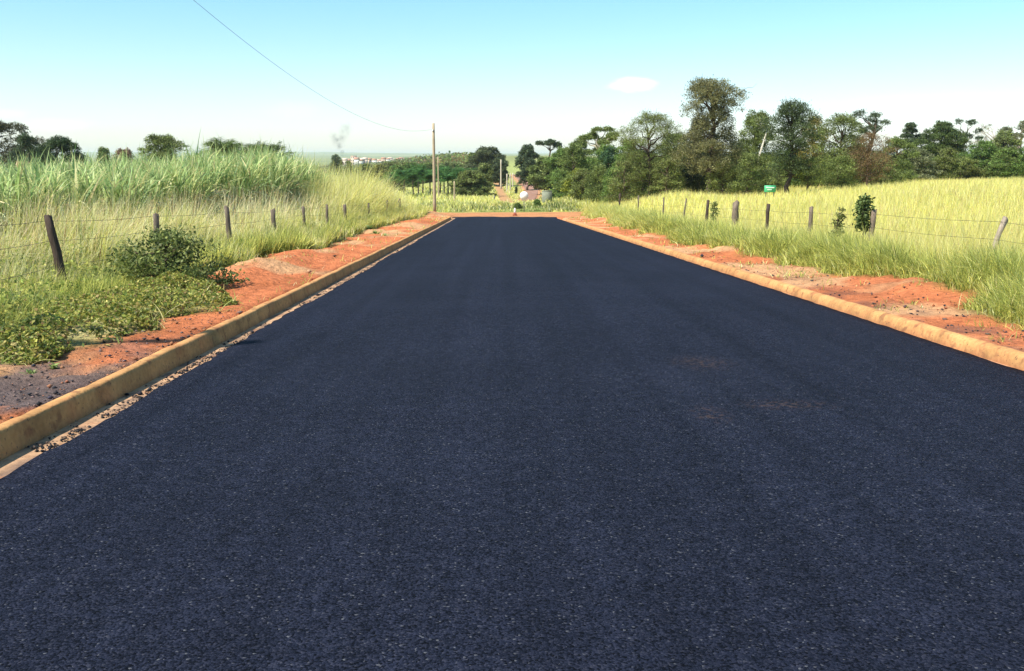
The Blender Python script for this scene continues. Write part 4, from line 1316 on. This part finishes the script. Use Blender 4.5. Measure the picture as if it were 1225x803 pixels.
# wire: hangs from the pole bracket back across the cane to the next pole, left of the frame
P0X, P0Y = -11.05, 4.55
yy_ = np.linspace(P0Y, 74.3, 70)
a_x = pole_t.location.x - .05
zz_ = np.where(yy_ < 62, 1.66 + .0027 * (yy_ - 62) ** 2, 1.66 + .0020 * (yy_ - 62) ** 2) + CAM_H
zend = pole_t.location.z + pole_h - .47
zz_ = zz_ + (zend - zz_[-1]) * smooth(62, 74.3, yy_)
xx_ = np.interp(yy_, [P0Y, 74.3], [P0X, a_x])
g = Geo(); g.tube(np.stack([xx_, yy_, zz_], 1), .0064, 5, (.1, .1, .1))
tag(g.build('overhead_wire', M_CABLE, color=False), 'single sagging black wire running to the tall wooden pole', 'wire')
t = thing('utility_pole', 'tall utility pole standing in the cane left of the frame, nearest to the camera', 'pole', (P0X, P0Y, float(ground(P0X, P0Y))))
hp = zz_[0] - t.location.z
g = Geo(); g.tube([(0, 0, -.4), (0, 0, hp * .5), (0, 0, hp + .15)], [.19, .165, .13], 10)
g.build('shaft', M_POLE, t, True, color=False)

# ------------------------------------------------------------------ signs, cone, slab
p = at(627, 234.3, 84)
z0 = float(ground(p.x, 84))
t = thing('road_sign', 'round white road sign on a short dark post beyond the road end', 'sign', (p.x, 84, z0))
g = Geo(); g.tube([(0, .05, -.3), (0, .05, .6), (0, .05, p.z - z0 + .25)], .035, 8)
g.build('post', M_METAL, t, True, color=False)
g = Geo(); rr = .36; zc = p.z - z0
g.tube([(0, .012, zc), (0, -.012, zc)], [rr, rr], 32)
g.build('disc', M_WHITE, t, color=False)
g = Geo()
th = np.linspace(0, 2 * np.pi, 33)
g.tube(np.stack([np.cos(th) * rr, th * 0, np.sin(th) * rr + zc], 1), .009, 6, (1, 1, 1), cap=False)
g.build('rim', M_WHITE, t, True, color=False)

p = at(616, 254, 76.5); z0 = float(ground(p.x, 76.5))
t = thing('marker_cone', 'white marker cone on a red-brown base at the road end', 'cone', (p.x, 76.5, z0))
M_RED = rough_mat('red brown rubber', (.27, .07, .04), .8, 6, .85, 1.15, .1)
g = Geo(); g.box((-.19, -.19, 0), (.19, .19, .06), bev=.02)
g.tube([(0, 0, .06), (0, 0, .10), (0, 0, .22)], [.15, .14, .105], 16)
g.build('base', M_RED, t, color=False)
g = Geo(); g.tube([(0, 0, .22), (0, 0, .40), (0, 0, .56), (0, 0, .6)], [.106, .08, .055, .04], 16)
g.build('body', M_WHITE, t, True, color=False)

p0 = at(914.6, 222, 66); p1 = at(927.8, 230, 66); xm = (p0.x + p1.x) / 2; z0 = float(ground(xm, 66))
hw = (p1.x - p0.x) / 2
t = thing('notice_board', 'small green notice board with white lettering in the pasture', 'sign', (xm, 66, z0))
M_SIGN = rough_mat('green sign paint', (.07, .42, .20), .5, 5, .9, 1.1, .05, 30, .3)
g = Geo(); g.box((-hw, -.015, p1.z - z0), (hw, .015, p0.z - z0), bev=.006)
g.build('board', M_SIGN, t, color=False)
for sx in (-.7, .7):
    g = Geo(); g.tube([(sx * hw, .05, -.3), (sx * hw, .05, .4), (sx * hw, .05, p0.z - z0 - .03)], .03, 7)
    g.build('leg', M_METAL, t, color=False)
bh = p0.z - p1.z; zb = p1.z - z0
for (row, a, b, hh) in ((.66, -.72, .72, .17), (.36, -.5, .3, .13)):
    x = a
    g = Geo()
    while x < b:
        w_ = rng.uniform(.05, .11)
        g.box((x * hw, -.021, zb + bh * (row - hh / 2)), (min(x + w_, b) * hw, -.0165, zb + bh * (row + hh / 2)))
        x += w_ + .035
    g.build('lettering', M_WHITE, t, color=False)

p0 = at(648.5, 228, 112); p1 = at(660.5, 237, 112); z0 = float(ground((p0.x + p1.x) / 2, 112))
t = thing('concrete_slab', 'pale grey concrete slab wall in the grass by the lime shrub', 'wall', ((p0.x + p1.x) / 2, 112, z0))
hw = (p1.x - p0.x) / 2; zt = p0.z - z0
M_SLAB = rough_mat('grey concrete', (.21, .225, .175), .9, 3, .8, 1.15, .3, 20, .15)
g = Geo(); g.box((-hw, -.1, -.3), (hw, .1, zt - .1), bev=.02); g.build('panel', M_SLAB, t, color=False)
g = Geo(); g.box((-hw - .008, -.11, zt - .098), (hw + .008, .11, zt), bev=.01); g.build('coping', M_SLAB, t, color=False)
Ym = 232; xm = xpx(645.5, Ym); z0 = float(ground(xm, Ym))
t = thing('marker_stone', 'small whitish marker stone at the outer bend of the far road', 'marker', (xm, Ym, z0))
g = Geo(); g.tube([(0, 0, -.2), (0, 0, .3), (0, 0, 1.0), (0, 0, 1.2)], [.35, .33, .26, .1], 8); g.build('stone', M_CONC, t, color=False)

# ------------------------------------------------------------------ buildings
M_PANE = rough_mat('dark panes', (.05, .06, .07), .25, 4, .9, 1.1, 0, spec=.5)


def building(name, label, px, Y, top, wpx, wall, roofc, gable=True, depth=None, group=None, floors=1, cols=4, name_cat='building'):
    X = xpx(px, Y); z0 = float(ground(X, Y)) - .3
    h = zpx(top, Y, px) - z0; w = wpx * Y / 1170
    d = depth or w * .8
    t = thing(name, label, name_cat, (X, Y, z0), group)
    eave = h * (.78 if gable else .95)
    g = Geo(); g.box((-w / 2, -d / 2, 0), (w / 2, d / 2, eave), wall); g.build('wall', M_PLAIN, t)
    g = Geo()
    if gable:
        o = w * .04
        V = [(-w / 2 - o, -d / 2 - o, eave + .02), (w / 2 + o, -d / 2 - o, eave + .02), (w / 2 + o, d / 2 + o, eave + .02), (-w / 2 - o, d / 2 + o, eave + .02), (-w / 2 - o, 0, h), (w / 2 + o, 0, h)]
        g.add(V, [(0, 4, 3), (1, 2, 5)], [(0, 1, 5, 4), (2, 3, 4, 5), (0, 3, 2, 1)], roofc)
    else:
        g.box((-w / 2 - .15, -d / 2 - .15, eave + .02), (w / 2 + .15, d / 2 + .15, h), roofc)
    g.build('roof', M_PLAIN, t)
    for f in range(floors):
        for c in range(cols):
            cx = -w / 2 + w * (c + .5) / cols; ww = w / cols * .26; zc = eave * (f + .55) / floors; wh = eave / floors * .22
            g = Geo(); g.box((cx - ww, -d / 2 - .06, zc - wh), (cx + ww, -d / 2 - .003, zc + wh)); g.build('window', M_PANE, t, color=False)
    return t


building('shed', 'pinkish shed with a dark red base on the valley drive', 594.5, 255, 206, 10, (.5, .3, .2), (.46, .27, .2), True, 3.0, None, 1, 2, 'shed')
WB = (.78, .77, .72); PB = (.62, .47, .38); TB = (.58, .42, .30); RB = (.42, .21, .14)
building('apartment_block', 'long white block left of the utility pole, broadest in town', 506, 1300, 187.5, 15, WB, (.7, .69, .66), False, 14, None, 2, 6)
building('apartment_block', 'white block just right of the utility pole', 529, 1320, 189, 7, WB, (.7, .69, .66), False, 12, None, 2, 4)
building('apartment_block', 'bright white tall block farther right of the pole', 541, 1300, 186.8, 9, WB, (.7, .69, .66), False, 12, None, 3, 4)
building('apartment_block', 'white low block at the left edge of the white row', 495, 1350, 190, 7, (.7, .66, .6), (.6, .55, .5), False, 12, None, 2, 3)
building('apartment_block', 'pale tower with reddish roof beside the smoke', 423.5, 1400, 186.5, 6, PB, RB, False, 10, None, 4, 3)
for i, px in enumerate((427, 434, 445, 456, 467, 477, 492, 500, 511, 522, 536, 545, 557, 413, 418, 431, 437, 442, 448, 453, 459, 464, 470, 475, 480, 485, 489, 514, 519, 534, 548, 553)):
    building('house', 'small pale house with tiled roof in the distant town', px, 1380 + 40 * (i * 7 % 5), 188.4 + (i * 5 % 4) * .8, 5.5 + (i * 3 % 3) * 1.6, (WB, PB, TB)[i % 3], (RB, PB, RB)[i % 3], True, None, 'houses of the distant town', 1, 3, 'house')
building('house', 'brown roofed farmhouse half hidden by the huge left tree', 28, 104, 193.3, 14, (.4, .3, .22), (.2, .09, .06), True, 3, None, 1, 2, 'house')

# town's trees: a far wood that reads as one mass
g = Geo()
n = 2600
Yf = rng.uniform(500, 1250, n); Xf = rng.uniform(-.21, -.03, n) * Yf
k = fbm(Xf / 90, Yf / 120, 99) > .50
Xf, Yf = Xf[k], Yf[k]
zf = ground(Xf, Yf)
m_ = 26
Pq = np.repeat(np.stack([Xf, Yf, zf], 1), m_, 0) + rng.normal(0, 1, (len(Xf) * m_, 3)) * np.array([3.2, 3.2, 1.3]) + np.array([0, 0, 3.0])
cc = np.repeat(mixcol([MID2, OLV2, BRW2, DKG2], [2, 4, 3, 2], len(Xf)), m_, 0) * rng.uniform(.8, 1.3, (len(Pq), 1))
g.leaves(Pq, rng.uniform(1.0, 2.2, len(Pq)), cc, .7, .4)
stuff(g, 'far_wood', M_LEAF, 'far scrub and treetops in front of the distant town')

# ------------------------------------------------------------------ smoke
m, nd, lk, out = new_mat('smoke')
vol = N(nd, 'ShaderNodeVolumePrincipled')
vol.inputs['Color'].default_value = (.16, .17, .17, 1)
YS_ = 1200.0
pp = [(at(px, py, YS_), r_, d_) for (px, py, r_, d_) in ((409.5, 187, 3, 1.0), (409.3, 182, 4, 1.0), (407.5, 177, 5, .9), (404.5, 171, 8, .8), (402, 166, 9, .45), (409, 166, 8, .4), (412, 160, 10, .5), (414, 153, 11, .35), (398, 163, 9, .2))]
o_ = pp[0][0].copy()
tcn = N(nd, 'ShaderNodeTexCoord')
nz = N(nd, 'ShaderNodeTexNoise'); nz.inputs['Scale'].default_value = .16; nz.inputs['Detail'].default_value = 5
lk.new(tcn.outputs['Object'], nz.inputs['Vector'])
nr = N(nd, 'ShaderNodeMapRange'); lk.new(nz.outputs[0], nr.inputs['Value'])
nr.inputs['From Min'].default_value = .38; nr.inputs['From Max'].default_value = .7
acc = None
for (c_, r_, d_) in pp:
    ds = N(nd, 'ShaderNodeVectorMath', operation='DISTANCE'); lk.new(tcn.outputs['Object'], ds.inputs[0]); ds.inputs[1].default_value = c_ - o_
    mr = N(nd, 'ShaderNodeMapRange', interpolation_type='SMOOTHSTEP'); lk.new(ds.outputs['Value'], mr.inputs['Value'])
    mr.inputs['From Min'].default_value = r_; mr.inputs['From Max'].default_value = 0; mr.inputs['To Max'].default_value = d_ * .26 * 5 / r_
    if acc is None: acc = mr.outputs[0]
    else:
        ad = N(nd, 'ShaderNodeMath', operation='ADD'); lk.new(acc, ad.inputs[0]); lk.new(mr.outputs[0], ad.inputs[1]); acc = ad.outputs[0]
ml = N(nd, 'ShaderNodeMath', operation='MULTIPLY'); lk.new(acc, ml.inputs[0]); lk.new(nr.outputs[0], ml.inputs[1])
lk.new(ml.outputs[0], vol.inputs['Density'])
lk.new(vol.outputs[0], out.inputs['Volume'])
g = Geo()
ax_s = np.array([np.array(c_ - o_) for (c_, r_, d_) in (pp[0], pp[1], pp[2], pp[3], pp[6], pp[7])])
ax_s = np.vstack([ax_s, ax_s[-1] + [1, 0, 11]])
g.tube(ax_s, np.array([3, 4.5, 8, 16, 18, 13, 3]), 14)
sm = g.build('smoke', m, None, True, color=False); sm.location = o_
tag(sm, 'thin dark smoke plume rising over the distant town', None, None, 'stuff')

# ------------------------------------------------------------------ haze
HAZE = 0.00011
if HAZE:
    m, nd, lk, out = new_mat('haze air')
    vol = N(nd, 'ShaderNodeVolumePrincipled')
    vol.inputs['Color'].default_value = (.80, .90, .97, 1)
    vol.inputs['Density'].default_value = HAZE
    vol.inputs['Anisotropy'].default_value = .2
    lk.new(vol.outputs[0], out.inputs['Volume'])
    zmin = float(GZ.min()) - 1.0
    ztop = max(float(GZ.max()), 20.0) + 6.0
    g = Geo(); g.box((-9200, -200, zmin), (9200, 14200, ztop))
    tag(g.build('haze', m, color=False), kind='stuff')
